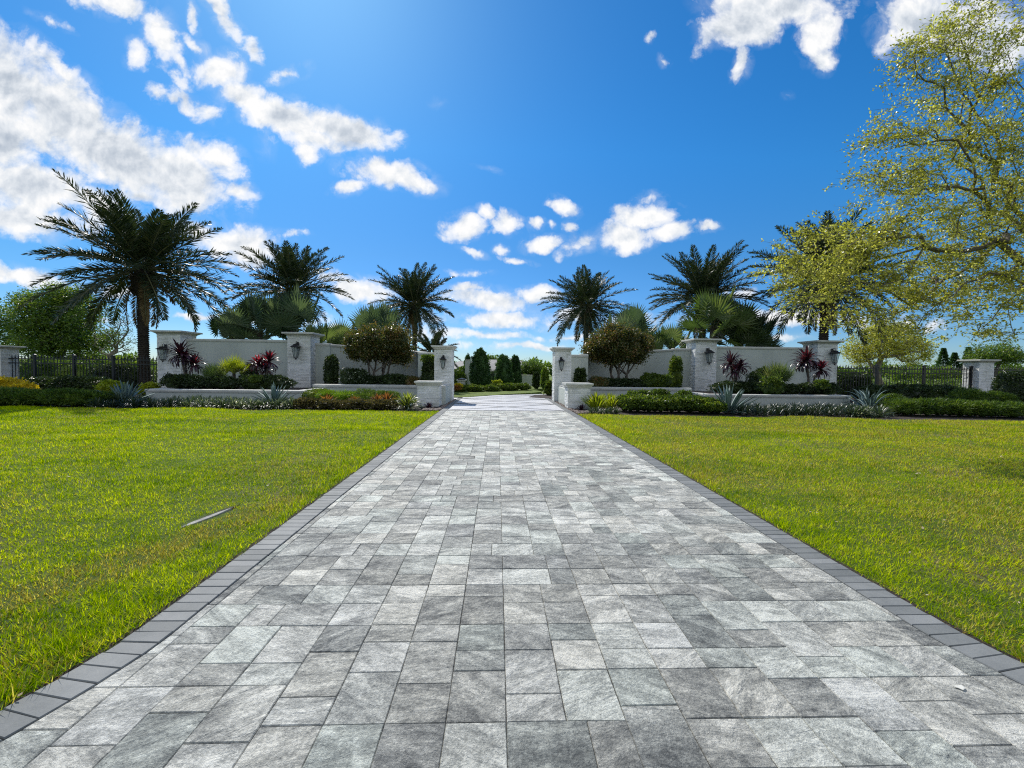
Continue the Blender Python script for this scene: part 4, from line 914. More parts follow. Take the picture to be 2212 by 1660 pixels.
FP = [  # label, u, v(crown heart), Y, R, n, mat, petiole
 ('broad silvery fan palm above the straight left garden wall', 560, 712, 25.2, 1.15, 26, 'fanleaf', 1.35),
 ('tallest silvery fan palm behind the big left pillar', 632, 700, 25.8, 1.25, 24, 'fanleaf', 1.3),
 ('small stiff-leaved fan palm low over the middle of the straight left wall', 508, 725, 24.8, .9, 14, 'fanleaf', .9),
 ('silvery fan palm above the left rust-leaved tree', 818, 722, 27.5, 1.25, 22, 'fanleaf', 1.35),
 ('small dark fan palm in the gap right of the big left pillar', 745, 748, 26, .9, 14, 'fandark', .8),
 ('small fan palm low behind the right side of the big left pillar', 690, 742, 24.9, .85, 14, 'fandark', .8),
 ('fan palm above the right rust-leaved tree', 1352, 730, 27.5, 1.15, 20, 'fanleaf', 1.3),
 ('small dark fan palm in the gap left of the big right pillar', 1452, 748, 25.5, .95, 16, 'fandark', .9),
 ('tall green fan palm right behind the big right pillar', 1540, 700, 25.2, 1.2, 26, 'fandark', 1.25),
 ('dark fan palm above the straight right garden wall', 1600, 728, 25.8, 1.1, 24, 'hedge', 1.3),
 ('small dark fan palm behind the right end of the straight right wall', 1632, 748, 25.0, .85, 12, 'hedge', .7),
 ('small fan palm between the right rust-leaved tree and the curved wall', 1405, 752, 25.5, .75, 12, 'fandark', .6)]
for (lb, u, v, Y, R, n, mt, pt_) in FP:
    p = at(u, v, Y); fan_palm('fan_palm', lb, 'palm', (p[0], Y, 0), p[2]-.25, R*1.12, int(n*.68), M[mt], pt_, -25, 82, 'fan palms behind the walls')

# ------------------------------------------------------------------ trees
def T(u, v, Y, ru, rv, rd=None):   # ellipsoid seen at (u,v) with half sizes in photo pixels
    p = at(u, v, Y); k = Y/FPX; return (p[0], Y, p[2], ru*k, rd or ru*k, rv*k)
g0 = lambda u, Y: (X(u, Y), Y, 0)
broad_tree('leafy_tree', 'large bushy green tree behind the left fence', 'tree', g0(135, 33), (X(135, 33), 33, 1.5),
           [T(130, 690, 33, 60, 62), T(95, 665, 33, 45, 36), T(165, 660, 33, 40, 34), T(75, 720, 32, 40, 50), T(195, 715, 32, 38, 46), T(135, 745, 32, 70, 45), T(60, 650, 34, 22, 18), T(120, 635, 33, 22, 16)], 520, 70, .26, .17, .085, M['broad'], M['bark'], .012, .7)
broad_tree('leafy_tree', 'sparse grey-green young tree between the bushy tree and the date palm trunk', 'tree', g0(250, 30), (X(250, 30), 30, 1.2),
           [T(245, 700, 30, 32, 42), T(262, 730, 30, 26, 36), T(235, 740, 30, 26, 34)], 230, 9, .12, .10, .05, M['juniper'], M['twig'], .008, .6)
broad_tree('leafy_tree', 'leafy tree cut off by the left edge of the photo', 'tree', g0(-20, 36), (X(-20, 36), 36, 1.5),
           [T(-20, 700, 36, 45, 45), T(10, 735, 36, 35, 35), T(12, 685, 36, 22, 22)], 200, 45, .25, .16, .08, M['broad'], M['bark'], .012, .7)
broad_tree('flowering_tree', 'broad yellow-green tree with pale bare stems behind the right fence', 'tree', g0(1905, 27.5), (X(1905, 27.5), 27.5, .6),
           [T(1880, 745, 27.5, 50, 38), T(1930, 735, 27.5, 52, 36), T(1975, 758, 27.5, 36, 30), T(1850, 765, 27.5, 26, 24), T(1910, 715, 27.5, 40, 22)], 420, 36, .18, .13, .065, M['oak'], M['twig'], .009, .6)
broad_tree('leafy_tree', 'far green tree with a raised branch behind the right fence pillar', 'tree', g0(2150, 52), (X(2150, 52), 52, 1.5),
           [T(2140, 765, 52, 40, 18), T(2180, 772, 52, 34, 16), T(2115, 775, 52, 26, 14), T(2175, 750, 52, 14, 8)], 200, 45, .35, .22, .11, M['broad'], M['bark'], .015, 1.0)
for k_, (u, v, h) in enumerate([(2038, 772, 30), (2092, 770, 28), (2062, 782, 20)]):
    Y = 55; p = at(u, v-10, Y); H = p[2]+.6; n = 3200; z = rng.random(n)**.7; rr = (1-z)*1.5*(.5+.5*np.abs(np.sin(z*34)))*rng.random(n)**.4; a = rng.random(n)*6.283
    C = np.stack([rr*np.cos(a), rr*np.sin(a), .4+z*(H-.4)], 1); D = np.stack([np.cos(a), np.sin(a), -.15+0*a], 1)
    root = thing('conifer', ['spiky dark conifer standing between two dark thickets behind the right fence', 'dark conifer touching the left side of the far right fence pillar', 'shortest dark conifer, between the other two behind the right fence'][k_], 'tree', (p[0], Y, 0), 'conifers behind the right fence')
    V_, F_ = leaves(C, unit(D+rng.normal(size=D.shape)*.25), .28, .10); link('crown', npmesh('crown', V_, F_), root, M['cypress'])
    t_ = MB(); t_.tube([(0, 0, -.1), (0, 0, H*.9)], [.12, .03], 7); t_.build('trunk', M['bark'], root)
# clipped columns on the island and the planting around them
def column(label, x, y, w_, h, Y, n, mat='cypress', name='clipped_column'):
    p = zat(x, y, Y); r = w_/2/6.9125/1.085*Y/FPX; H = h/6.9125/1.085*Y/FPX
    return shrub(name, label, 'shrub', (p[0], Y, 0), [(0, 0, H*.36, r, r, H*.40), (0, 0, H*.58, r*.88, r*.88, H*.36), (0, 0, H*.80, r*.60, r*.60, H*.21), (r*.1, 0, H*.22, r*1.02, r*1.02, H*.2)], n, .10, .055, M[mat], core=.9)
column('tallest clipped evergreen column on the island', 655, 630, 300, 640, 29.9, 15000)
column('middle clipped evergreen column on the island', 1030, 610, 285, 520, 33.0, 12000)
column('rightmost and slimmest clipped evergreen column on the island', 1222, 605, 190, 500, 34.5, 9000)
column('narrow green tree left of the tallest clipped column', 455, 600, 130, 480, 38, 5000, 'cypress', 'narrow_tree')
column('dark narrow upright shrub between the two low white boundary walls', 1565, 640, 115, 270, 31, 4000, 'hedge', 'narrow_shrub')
column('loose upright young tree behind the right entrance pillar', 1705, 640, 130, 360, 29, 3500, 'broad', 'narrow_tree')
broad_tree('round_tree', 'wide round green tree beyond the back road', 'tree', zat(1480, 560, 46)[:2]+(0,), zat(1480, 470, 46),
           [tuple(zat(1480, 300, 46))+(1.35, 1.3, .85), tuple(zat(1400, 340, 46))+(.9, .9, .6), tuple(zat(1590, 330, 46))+(.9, .9, .6)], 260, 40, .16, .13, .07, M['broad'], M['bark'], .01, .5)
broad_tree('leafy_tree', 'far tree top showing between the two tallest clipped columns', 'tree', zat(800, 560, 60)[:2]+(0,), zat(800, 330, 60), [tuple(zat(800, 200, 60))+(1.3, 1, .8)], 80, 40, .2, .18, .09, M['broad'], M['bark'], .012, .6)
for lb, x, y, rx, rz_, Y, mt, n in [('dark bushes left of the stone planter', 270, 460, .9, .9, 33, 'broad', 4000), ('palm-like bush above the stone planter', 340, 330, .75, .55, 36, 'broad', 2500),
    ('loose olive bush right of the slimmest clipped column', 1400, 520, .6, .6, 40, 'hedge2', 2500), ('dark bush in front of the house wall', 850, 480, .8, .9, 42, 'hedge', 2500),
    ('olive bush below the round tree', 1480, 470, 1.1, .5, 42, 'hedge', 3000), ('bush beside the drive in front of the right entrance pillar, on its far side', 1785, 690, .28, .45, 23.2, 'hedge2', 2500)]:
    p = zat(x, y, Y); shrub('bush', lb, 'shrub', (p[0], Y, 0), [(0, 0, max(p[2]*.5, .3), rx, rx*.7, max(p[2]*.6, rz_)), (rx*.3, 0, p[2], rx*.6, rx*.5, rz_*.5)], n, .10, .055, M[mt])
for lb, x, y, rx, h, Y in [('low clipped hedge at the left end of the island', 430, 650, .95, .42, 26.0), ('low clipped hedge in the middle of the island, below the tallest column', 720, 650, .9, .36, 26.6), ('low clipped hedge of the island below the middle column', 1010, 655, .85, .45, 27.6), ('low rounded hedge at the right end of the island', 1290, 645, .78, .45, 28.4)]:
    shrub('island_hedge', lb, 'hedge', (zat(x, y, Y)[0], Y, 0), [(-rx*.45, 0, h*.45, rx*.6, .45, h*.55), (rx*.4, .1, h*.48, rx*.6, .45, h*.55)], 5000, .07, .035, M['hedge2'], group='hedges along the island')
for lb, x, r, Y in [('yellow-green ball shrub left of the middle clipped column', 908, .17, 30.5), ('yellow-green ball shrub in front of the middle clipped column', 968, .19, 30.5), ('yellow-green tuft right of the tallest clipped column', 840, .16, 30.8)]:
    shrub('ball_shrub', lb, 'shrub', (zat(x, 590, Y)[0], Y, .25), [(0, 0, r, r, r, r)], 900, .06, .03, M['ygrass'], stems=False)
shrub('flower_clump', 'orange and yellow flower clump beside the left entrance pillar', 'flowers', (zat(280, 640, 23.5)[0], 23.5, 0), [(0, 0, .32, .20, .2, .14), (-.15, 0, .3, .15, .2, .12)], 900, .07, .04, M['orange'])
shrub('flower_clump', 'yellow flower clump behind the orange one, left of the island', 'flowers', (zat(300, 605, 25)[0], 25, 0), [(0, 0, .40, .26, .2, .13)], 700, .07, .04, M['yellow'])

# ------------------------------------------------------------------ rust-leaved multi-stem trees in the curved bays
def croton(label, u, Y, ells):
    root = thing('rust_leaved_tree', label, 'tree', (X(u, Y), Y, .45), 'rust-leaved trees in the curved bays'); b = np.array([X(u, Y), Y, .45])
    stems = MB(); 
    pts = blob_points(440, ells, .4, .15)-b
    allV, allF, off = [], [], 0; 
    for s in range(6):
        a = 2*PI*s/6+.3; sub = pts[np.argsort(((pts[:, 0]*math.cos(a)+pts[:, 1]*math.sin(a))))[::-1][s::6]]
        arr, par, rad, ends = skeleton((.16*math.cos(a), .12*math.sin(a), -.1), (.45*math.cos(a), .4*math.sin(a), .75), sub, .0055, .25, .12, .3, .04)
        me = skel_mesh('stem', arr, par, rad); link('stem', me, root, M['bark'])
        V_, F_ = foliage(arr[ends], 80, .135, .10, .06, .8, .05); allV.append(V_); allF.append(F_+off); off += len(V_)
    link('crown', npmesh('crown', np.concatenate(allV), np.concatenate(allF)), root, M['croton'])
croton('rust-leaved round-topped tree left of the drive', 818, 21.3, [T(790, 745, 21.3, 42, 32), T(845, 742, 21.3, 44, 36), T(815, 735, 21.3, 50, 30), T(770, 750, 21.3, 24, 26), T(868, 755, 21.3, 22, 28), T(818, 762, 21.3, 50, 20)])
croton('rust-leaved round-topped tree right of the drive', 1337, 21.3, [T(1310, 748, 21.3, 42, 38), T(1360, 748, 21.3, 46, 36), T(1330, 730, 21.3, 42, 30), T(1285, 752, 21.3, 24, 30), T(1392, 742, 21.3, 22, 26), T(1338, 765, 21.3, 52, 20)])

# ------------------------------------------------------------------ planter planting
def S2(name, label, u, Y, z, ru, rz, mat, n, rd=.4, L=.08, Wd=.045, cat='shrub', group=None, **k):
    rx = ru*Y/FPX; return shrub(name, label, cat, (X(u, Y), Y, z), [(-rx*.4, 0, rz*.5, rx*.62, rd, rz*.55), (rx*.35, .05, rz*.48, rx*.65, rd, rz*.52), (0, 0, rz*.55, rx*.5, rd*.8, rz*.5)], n, L, Wd, M[mat], group=group, **k)
def colshrub(label, u, Y, z, r, H, mt='hedge'):
    return shrub('columnar_shrub', label, 'shrub', (X(u, Y), Y, z), [(0, 0, H*.4, r, r, H*.45), (0.02, 0, H*.72, r*.9, r*.9, H*.3), (0, 0, H*.15, r*.9, r*.9, H*.2)], 3600, .09, .05, M[mt], core=.86, group='columnar shrubs against the curved walls')
colshrub('dark columnar shrub right of the big left pillar', 716, 21.2, .45, .33, 1.50)
colshrub('columnar shrub with a bright green top beside the left entrance pillar', 926, 20.0, .45, .30, 1.35)
colshrub('short dark columnar shrub beside the right entrance pillar', 1253, 20.0, .45, .27, 1.0)
colshrub('loose columnar shrub left of the big right pillar', 1459, 21.6, .45, .32, 1.65, 'hedge2')
shrub('leaf_tuft', 'bright green leafy top sprouting above the columnar shrub by the left entrance pillar', 'shrub', (X(925, 19.3), 19.3, 1.72), [(0, 0, .1, .30, .25, .16)], 700, .10, .055, M['hedge2'], stems=False)
for a in [('dark clipped hedge at the left end of the left outer planter', 395, 18.6, .36, 42, .62, 'hedge', 4200), ('dark hedge in the middle of the left outer planter', 470, 18.6, .36, 50, .55, 'hedge', 4600),
          ('dark hedge at the right end of the left outer planter', 575, 18.7, .36, 58, .62, 'hedge', 5000),
          ('dark rounded hedge below the left rust-leaved tree', 790, 20.4, .5, 44, .52, 'hedge', 4200), ('dark rounded hedge right of the left rust-leaved tree stems', 858, 20.4, .5, 40, .55, 'hedge', 3800),
          ('dark hedge below the right rust-leaved tree', 1345, 20.5, .5, 56, .48, 'hedge', 4800), ('green-topped hedge left of the loose columnar shrub', 1418, 20.6, .5, 38, .72, 'hedge2', 4200),
          ('dark hedge at the left end of the right outer planter', 1600, 19.2, .36, 66, .55, 'hedge', 5000), ('dark hedge in the middle of the right outer planter', 1680, 18.9, .36, 60, .5, 'hedge', 5000),
          ('dark hedge at the right end of the right outer planter', 1768, 18.9, .36, 52, .52, 'hedge', 4600)]:
    S2('planter_hedge', *a, group='hedges in the planters')
shrub('dark_ball_shrub', 'dark clipped ball at the right end of the right outer planter', 'shrub', (X(1793, 18.6), 18.6, .36), [(0, 0, .28, .34, .3, .32)], 2600, .06, .035, M['hedge'])
S2('leafy_shrub', 'small yellow-green shrub left of the second red cordyline', 553, 18.4, .7, 14, .3, 'hedge2', 500, .2)
S2('leafy_shrub', 'lit leafy shrub before the right outer planter hedge', 1670, 18.2, .36, 26, .78, 'hedge2', 1300, .3, .10, .06)
S2('leafy_shrub', 'small bright green shrub beside the outermost right pillar', 1778, 18.2, .66, 14, .40, 'hedge2', 700, .2, .09, .06)
S2('flowering_shrub', 'dark shrub with white flowers left of the left rust-leaved tree', 765, 20.2, .5, 30, .82, 'hedge', 2400, .3)
S2('flowering_shrub', 'pale pink-tipped shrub beside the low left pillar', 893, 19.9, .5, 16, .48, 'croton', 900, .2)
S2('flowering_shrub', 'coppery shrub beside the low right pillar, left of the right rust-leaved tree', 1293, 20.0, .5, 22, .55, 'croton', 1500, .25)
def flecks(label, u, Y, z, ru, rz, n, mat='varieg'):
    rx = ru*Y/FPX; C = np.stack([X(u, Y)+rng.normal(size=n)*rx*.5, Y-.35+.1*rng.random(n), z+rz*rng.random(n)], 1); V_, F_ = leaves(C, rand_dirs(n, 0, .6), .06+.03*rng.random(n), .045)
    tag(link('white_flowers', npmesh('white_flowers', V_, F_), None, M[mat]), label, 'flowers', None, 'stuff')
flecks('tiny white flowers scattered over the dark shrub left of the left rust-leaved tree', 762, 20.2, .6, 26, .65, 120)

# strappy plants on stems: red-topped cordylines
cordA = rosette_mesh('foliage', M['purple'], 64, .95, .085, -45, 78, 1.25, 6, 0, .05); cordC = rosette_mesh('foliage', M['purple'], 46, .85, .10, -20, 75, 1.6, 6, 0, .05)
cordB = rosette_mesh('young_leaves', M['red'], 22, .55, .075, 25, 85, .6, 4, 0, .03, None, .3, .05)
def cordyline(label, u, v, Y, s, wide=.26, red=1.0, rz=0):
    p = at(u, v, Y); z0 = .36; root = thing('cordyline', label, 'plant', (p[0], Y, z0), 'red and purple cordylines in the outer planters', rz, 1); h = p[2]-z0
    for k in range(3):
        a = k*2.1+rz; t_ = MB(); e = (wide*math.cos(a), .16*math.sin(a), h*(.72+.14*k)); t_.tube([(.05*math.cos(a), .05*math.sin(a), -.05), (e[0]*.4, e[1]*.4, h*.5), e], [.05, .042, .035], 7); t_.build('stem', M['bark'], root)
        o = link('foliage', cordA if k != 1 else cordC, root); o.location = e; o.rotation_euler = (.15*math.cos(a), .15*math.sin(a), a*1.7); o.scale = (s*(.8+.1*k),)*3
        o = link('young_leaves', cordB, root); o.location = (e[0], e[1], e[2]+.02); o.rotation_euler = (0, 0, a); o.scale = (s*red,)*3
cordyline('dark purple cordyline with crimson heart in front of the outermost left pillar', 403, 766, 19.6, .85, .34, red=.8)
cordyline('cordyline with the brightest red top, right of the spiky fan plants on the left', 571, 782, 19.4, .72, red=1.25, rz=1)
cordyline('purple cordyline with one red tip right of the big right pillar', 1588, 785, 19.6, .80, red=.55, rz=2)
cordyline('wide purple and crimson cordyline in front of the outermost right pillar', 1752, 778, 19.6, .85, .45, red=1.0, rz=3)
# low fan palms in the planters
def lowfan(label, u, v, Y, R, n, pet, mt='fandark'):
    p = at(u, v, Y); fan_palm('dwarf_fan_palm', label, 'palm', (p[0], Y, .36), max(.1, p[2]-.36-.1), R, n, M[mt], pet, 5, 85, 'dwarf fan palms in the outer planters', .07, segs=22, split=.22)
lowfan('low spreading fan palm with golden leaf tips left of the green one', 462, 815, 18.9, .48, 22, .38, 'fandark')
lowfan('taller bright green fan palm between the two left cordylines', 505, 800, 19.0, .50, 20, .35, 'ygrass')
lowfan('spreading green fan palm between the two right cordylines', 1680, 820, 19.0, .60, 26, .42, 'fandark')
shrub('dark_shrub', 'dark loose shrub against the straight right wall between the cordylines', 'shrub', (X(1640, 21), 21, .36), [(0, 0, .55, .55, .4, .6), (.2, 0, .9, .35, .3, .35)], 2400, .09, .05, M['hedge'])
shrub('dark_shrub', 'dark loose shrub left of the brightest red cordyline', 'shrub', (X(538, 21), 21, .36), [(0, 0, .5, .4, .4, .55), (.1, 0, .85, .3, .3, .3)], 1800, .09, .05, M['hedge'])

# agaves
wag = lambda t_: max(.02, (.55+.9*t_)*(1-t_**2.2))*1.0 if t_ < 1 else .02
agm = rosette_mesh('leaves', M['agave'], 34, 1.15, .155, 12, 84, .22, 7, .012, .10, wag, .18)
agd = rosette_mesh('leaves', M['agave'], 26, 1.35, .12, 8, 75, 1.5, 8, .01, .10, wag, .25)
def agave(label, u, v, Y, s, me, rz=0):
    root = thing('agave', label, 'agave', (X(u, Y), Y, 0), 'agaves in the beds', rz, s); o = link('leaves', me, root)
    t_ = MB(); t_.tube([(0, 0, -.05), (0, 0, .22)], [.13, .09], 8); t_.build('stem', M['ptrunk'], root)
agave('blue-grey agave at the left end of the long left planter wall', 268, 870, 15.6, .85, agm, .4)
agave('upright blue-grey agave in front of the big left pillar', 592, 870, 15.6, .80, agm, 1.7)
agave('largest blue-grey agave, in front of the big right pillar', 1577, 890, 14.35, .98, agm, 2.6)
agave('blue-grey agave with drooping leaves at the right end of the long right planter wall', 1884, 885, 15.4, .92, agd, 1.0)
agave('smaller upright agave behind the drooping one at the right planter end', 1872, 865, 17.0, .78, agm, 3.3)

# ------------------------------------------------------------------ borders in front of the walls
strapD = [rosette_mesh('leaves', M['strap'], 60, .50, .024, 20, 85, 1.5, 4, 0, .04) for _ in range(2)]
strapV = [rosette_mesh('leaves', M['varieg'], 60, .46, .030, 15, 80, 1.4, 4, 0, .04) for _ in range(2)]
def tuft(name, label, cat, x, y, me, s, group):
    root = thing(name, label, cat, (x, y, -.02), group, rnd.uniform(0, 6), s); link('leaves', me, root); return root
def row(name, label, cat, u0, u1, n, Ys, mes, s, group):
    for j, Y in enumerate(Ys):
        for i in range(n):
            u = u0+(u1-u0)*(i+.5*(j % 2)+rnd.uniform(-.2, .2))/n; tuft(name, label, cat, X(u, Y), Y+rnd.uniform(-.12, .12), mes[(i+j) % len(mes)], s*rnd.uniform(.8, 1.15), group)
row('lilyturf', 'dark grassy clump around and beside the agave at the left planter end', 'plant', 215, 400, 12, (14.75, 15.3, 15.9), strapD, .85, 'lilyturf below the left planter wall')
row('variegated_lily', 'cream-striped strappy clump at the foot of the long left planter wall', 'plant', 395, 645, 17, (14.7, 15.2, 15.8), strapV, .92, 'cream-striped clumps before the left planter wall')
row('lilyturf', 'dark grassy clump at the foot of the long right planter wall', 'plant', 1608, 1865, 17, (13.85, 14.4, 15.0), strapD, .85, 'lilyturf below the right planter wall')
row('variegated_lily', 'striped strappy clump around the drooping agave at the right', 'plant', 1850, 1925, 6, (13.6, 14.2), strapV, .9, 'striped clumps around the drooping agave')
# low shrubs between
def low(name, label, u, Y, ru, h, mat, n, rd=.45, cat='shrub', needle=False, L=.07, Wd=.03, group=None, z=0):
    return S2(name, label, u, Y, z-.02, ru, h, mat, n, rd, L, Wd, cat, group, needle=needle)
for a in [('dark flowering ground shrub at the left end of the inner left border', 670, 14.9, 32, .30), ('dark ground shrub below the first orange bromeliad', 722, 14.8, 34, .26), ('dark ground shrub between the orange bromeliads', 775, 14.8, 34, .28), ('dark ground shrub left of the white spider plant', 825, 14.8, 32, .28)]:
    low('ground_shrub', a[0], a[1], a[2], a[3], a[4], 'croton2', 2600, .4, L=.08, Wd=.05, group='dark ground shrubs in the inner left border')
for a in [('dark green domed mound at the left of the inner left planter', 690, 17.3, 30, .50, 'hedge2'), ('bright domed mound behind the first orange bromeliad', 712, 16.9, 26, .46, 'mound'), ('bright green domed mound, second from the left', 752, 16.6, 28, .44, 'mound'), ('dark green domed mound in the middle of the inner left border', 795, 16.9, 32, .52, 'juniper'), ('dark domed mound right of the middle one', 838, 17.1, 26, .46, 'juniper'), ('low green mound before the middle domed mound', 788, 16.1, 22, .40, 'juniper')]:
    low('domed_mound', a[0], a[1], a[2], a[3], a[4], a[5], 3800, .45, 'shrub', True, .09, .012, 'domed mounds in the inner left border')
brom = rosette_mesh('leaves', M['orange'], 34, .52, .05, 35, 86, .6, 4, 0, .04)
for lb, u, Y, s, z in [('orange bromeliad furthest left in the inner left border', 707, 15.6, .9, .05), ('orange bromeliad below the second mound', 766, 15.6, .8, .05), ('yellowish orange bromeliad right of the middle mound', 816, 15.6, .9, .08), ('coppery bromeliad left of the white spider plant', 836, 16.0, .9, .12)]:
    root = thing('bromeliad', lb, 'plant', (X(u, Y), Y, z), 'orange bromeliads in the inner left border', u, s); link('leaves', brom, root)
spid = rosette_mesh('leaves', M['varieg'], 170, .72, .032, 5, 88, 1.6, 6, 0, .08); spig = rosette_mesh('inner_leaves', M['ygrass'], 70, .78, .028, 40, 88, .8, 5, 0, .06)
root = thing('spider_plant', 'big arching cream-edged grass clump left of the low left pillar', 'plant', (X(880, 14.95), 14.95, -.02), None, 0, .92); link('leaves', spid, root); link('inner_leaves', spig, root)
for lb, u, v, Y, s in [('small dark purple plant at the foot of the low left pillar', 927, 878, 15.2, .55), ('small dark purple plant at the foot of the low right pillar', 1257, 885, 14.9, .6)]:
    root = thing('purple_plant', lb, 'plant', (X(u, Y), Y, -.02), 'small purple plants by the low pillars', 0, s); link('leaves', rosette_mesh('leaves', M['purple'], 46, .5, .05, 15, 80, .7, 4), root)
yg = rosette_mesh('leaves', M['ygrass'], 150, .78, .035, 45, 88, .55, 5, 0, .22)
for lb, u, Y, s in [('bright yellow-green grass clump nearest the low right pillar', 1291, 15.1, .92), ('bright yellow-green grass clump touching the right border hedge', 1322, 15.2, .88)]:
    root = thing('yellow_grass', lb, 'plant', (X(u, Y), Y, -.02), 'yellow-green grass clumps in the right border', u, s); link('leaves', yg, root)
row('variegated_lily', 'cream-striped clump at the foot of the yellow-green grass', 'plant', 1278, 1345, 6, (14.0,), strapV, .6, 'striped clumps below the yellow-green grass')
for i, (u, h, Y) in enumerate([(1368, .52, 14.7), (1412, .50, 14.6), (1458, .54, 14.6), (1503, .50, 14.5), (1535, .46, 14.3)]):
    low('border_hedge', ['dark green border hedge section nearest the yellow-green grass', 'second border hedge section from the yellow-green grass', 'middle section of the right border hedge', 'fourth border hedge section, before the big right pillar', 'last low border hedge section, touching the largest agave'][i], u, Y, 31, h, 'hedge2', 4600, .55, 'hedge', False, .075, .045, 'right border hedge sections')
for i, (u, h, Y) in enumerate([(1395, .62, 16.3), (1430, .68, 16.3), (1480, .60, 16.4), (1375, .58, 16.2)]):
    low('ground_shrub', ['green shrub behind the border hedge, left of centre', 'tallest green shrub behind the border hedge', 'darker shrub behind the border hedge near the big right pillar', 'green shrub right behind the yellow-green grass'][i], u, Y, 20, h, 'hedge2', 2000, .4, 'shrub', False, .08, .05, 'green shrubs behind the border hedge')
# spreading junipers at both far ends
JL = [(-30, 15.2, 50, .55), (35, 15.0, 48, .50), (95, 15.0, 46, .46), (150, 14.95, 44, .50), (200, 15.2, 36, .42)]
JN = ['spreading juniper cut off by the left photo edge', 'spreading juniper under the yellow flowering shrub', 'spreading juniper in front of the left fence, left of centre', 'spreading juniper in the middle of the left fence front', 'spreading juniper nearest the left agave']
for a, lb in zip(JL, JN): low('juniper', lb, a[0], a[1], a[2], a[3], 'juniper', 5200, .5, 'shrub', True, .12, .022, 'spreading junipers at the left')
JR = [(1962, 14.3, 40, .46), (2020, 14.2, 44, .50), (2080, 14.1, 44, .46), (2140, 13.9, 46, .44), (2205, 13.8, 48, .42), (2100, 16.6, 38, .74), (2160, 16.4, 30, .66), (1930, 16.2, 26, .52)]
JN = ['spreading juniper nearest the drooping agave', 'spreading juniper second from the drooping agave', 'spreading juniper below the far right fence pillar', 'spreading juniper right of the fence pillar, at the lawn edge', 'spreading juniper cut off by the right photo edge', 'raised spreading juniper at the foot of the far right fence pillar', 'raised bright juniper right of the far right fence pillar foot', 'small bright juniper behind the drooping agave']
for a, lb in zip(JR, JN): low('juniper', lb, a[0], a[1], a[2], a[3], 'juniper', 4800, .5, 'shrub', True, .12, .022, 'spreading junipers at the right')
for a in [('bright yellow low shrub at the left photo edge', 5, 17.5, 34, .84, 'yellow'), ('bright yellow low shrub right of the first, before the left fence', 48, 17.4, 22, .58, 'yellow'), ('yellow-green low shrub left of the left agave', 240, 17.6, 22, .72, 'ygrass'), ('yellow-green low shrub right of the left agave', 322, 18.4, 10, .62, 'ygrass')]:
    low('yellow_shrub', a[0], a[1], a[2], a[3], a[4], a[5], 2600, .4, 'shrub', False, .08, .05, 'yellow low shrubs at the left')
for a in [('dark hedge behind the yellow shrubs along the left fence', 105, 20.6, 60, .72), ('dark hedge in the middle of the left fence', 180, 20.6, 60, .80), ('dark hedge left of the outermost left pillar', 262, 23.6, 62, 1.35), ('dark hedge right of the outermost right pillar', 1900, 20.4, 50, .75), ('dark hedge in the middle of the right fence', 1975, 20.2, 62, .85), ('dark hedge left of the far right fence pillar', 2045, 20.2, 46, .78), ('large dark shrub at the right photo edge beyond the fence pillar', 2200, 19.6, 44, 1.45)]:
    S2('fence_hedge', a[0], a[1], a[2], -.02, a[3], a[4], 'hedge', 6500, .6, .09, .05, 'hedge', 'dark hedges along the fences')
for a in [('green round hedge top behind the left fence, left of the date palm', 268, 25.5, 46, 1.55, 'hedge2'), ('dark dense hedge behind the left fence under the bushy tree', 120, 27.5, 90, 1.75, 'broad'), ('dark boxy hedge behind the right fence beside the outermost right pillar', 1845, 25.0, 40, 1.35, 'hedge')]:
    S2('field_shrub', a[0], a[1], a[2], -.1, a[3], a[4], a[5], 6500, .7, .11, .06, 'hedge', None)
# dark cordyline-like strap plants between junipers and agave, left
row('strap_plant', 'dark strappy plant beside the left agave', 'plant', 205, 262, 4, (15.2, 16.0), strapD, 1.1, 'dark strappy plants by the left agave')
# river rocks at the drive edges
def rocks(label, cx, cy, wx, wy, n, seed):
    q = np.random.default_rng(seed); mb = MB()
    for _ in range(n):
        x, y = cx+q.uniform(-wx, wx), cy+q.uniform(-wy, wy); s = q.uniform(.025, .06); a = q.uniform(0, 6); rg = []
        for z, k in ((-.6, .7), (0, 1), (.5, .75), (.75, .3)): rg.append([(x+s*k*q.uniform(.8, 1.2)*math.cos(a+2*PI*j/6), y+s*.8*k*q.uniform(.8, 1.2)*math.sin(a+2*PI*j/6), -.02+s*(z+.5)*.7) for j in range(6)])
        mb.loft(rg)
    tag(mb.build('river_rocks', M['rock']), label, 'rocks', None, 'stuff')
rocks('brown rocks between the left drive pillars and the drive edge', -2.0, 17.0, .09, 2.2, 150, 1)
rocks('brown rocks between the right drive pillars and the drive edge', 2.62, 16.6, .10, 3.0, 200, 2)
rocks('brown rock patch at the lawn corner right of the drive', 2.98, 14.35, .34, .45, 170, 3)
rocks('brown rock patch at the lawn corner left of the drive', -2.25, 14.75, .28, .35, 110, 4)

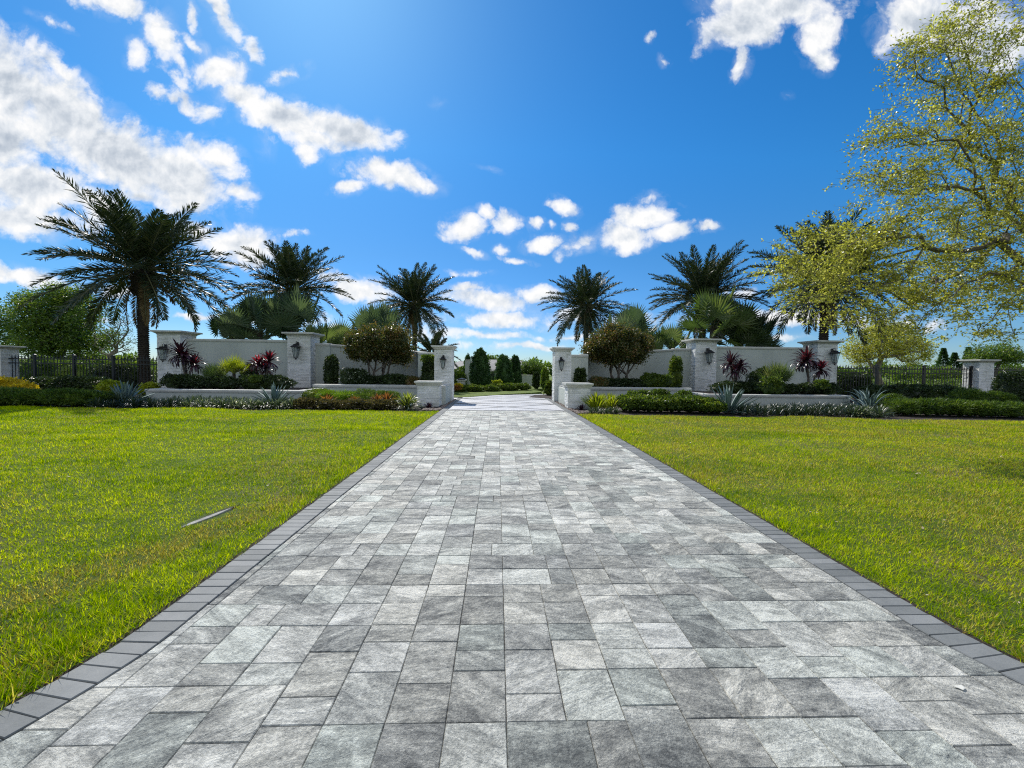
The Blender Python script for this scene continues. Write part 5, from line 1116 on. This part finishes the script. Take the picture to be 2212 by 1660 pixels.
# ------------------------------------------------------------------ the oak whose branches hang in from the right
def E(u, v, Y, ru, rv, rd=1.2): p = at(u, v, Y); k = Y/FPX; return (p[0], Y, p[2], ru*k, rd, rv*k)
OE = [E(1745, 560, 8.6, 85, 62), E(1800, 600, 9.0, 120, 70), E(1880, 560, 8.8, 120, 90), E(1960, 480, 8.8, 130, 80), E(2040, 560, 9.2, 130, 100), E(2130, 450, 9.0, 130, 110), E(2180, 330, 9.0, 110, 110),
      E(2180, 600, 9.0, 120, 80), E(2100, 300, 9.4, 110, 80, 1.4), E(2160, 180, 9.3, 90, 110, 1.4), E(1990, 400, 9.0, 90, 70), E(1930, 600, 8.5, 110, 75), E(2060, 650, 8.8, 120, 45, 1.0), E(2170, 670, 8.6, 90, 45), E(2260, 400, 9.5, 180, 250, 2.0), E(2120, 560, 9.4, 140, 120, 1.5), E(1850, 530, 8.8, 90, 60), E(1700, 590, 8.7, 60, 40, .8), E(1980, 640, 8.7, 110, 50, .9), E(1900, 500, 8.7, 80, 60)]
SP = [E(1985, 120, 9.3, 45, 50, .8), E(1900, 300, 9.0, 40, 22, .6), E(1880, 380, 9.0, 50, 25, .6), E(1970, 290, 9.0, 100, 70, .8), E(1930, 400, 8.8, 90, 40, .8), E(2050, 180, 9.3, 90, 60, .8), E(2100, 70, 9.6, 110, 70, 1.0), E(1720, 640, 8.8, 70, 40, .6), E(1830, 680, 8.6, 110, 40, .7), E(1960, 700, 8.6, 120, 35, .7), E(2130, 720, 8.8, 90, 25, .7), E(1760, 500, 8.9, 60, 30, .6), E(2030, 90, 9.4, 60, 60, .8)]
root_p = np.array([15.6, 10.5, -.03]); root = thing('oak_tree', 'large yellow-green oak whose branches hang into the picture from the right', 'tree', tuple(root_p))
dn = blob_points(1000, OE, .8, .0)-root_p; spz = blob_points(520, SP, .6, .0)-root_p; alla = np.concatenate([dn, spz])
arr, par, rad, ends = skeleton((0, 0, -.1), (-.3, -.2, 2.6), alla, .0018, .38, .065, .42, -.03, .34, .60)
link('trunk', skel_mesh('trunk', arr, par, rad, 6), root, M['bark'])
EP = arr[ends]; dens_ = np.array([min(np.linalg.norm(p-q) for q in [a]) if False else 0 for p, a in zip(EP[:1], EP[:1])])
isd = np.array([np.min(np.linalg.norm(dn-p, axis=1)) < .02 for p in EP])
# short twigs around every end, then leaves along them
def twigs(P0, k, L_):
    n = len(P0)*k; A_ = np.repeat(P0, k, 0); d = unit(rng.normal(size=(n, 3))*np.array([1, .8, .35])+np.array([-.7, -.1, .0])); return A_, d, L_*(.5+rng.random(n))
for P0, k, per in ((EP[isd], 9, OAK_L), (EP[~isd], 6, OAK_S)):
    A_, d, l = twigs(P0, k, .34); n = len(A_); B_ = A_+d*l[:, None]
    V_, F_ = leaves(A_, d, l, .006); tw = link('twigs', npmesh('twigs', V_, F_), root, M['bark'])
    t_ = rng.random((n, per)); C = (A_[:, None]+d[:, None]*(l[:, None]*t_)[:, :, None]).reshape(-1, 3)+rng.normal(size=(n*per, 3))*.018
    Dl = unit(np.repeat(d, per, 0)*.6+rng.normal(size=(n*per, 3))*.7)
    V_, F_ = leaves(C, Dl, .042+.040*rng.random(n*per), .022+.020*rng.random(n*per)); link('crown', npmesh('crown', V_, F_), root, M['oak'])
print('objects', len(bpy.data.objects))
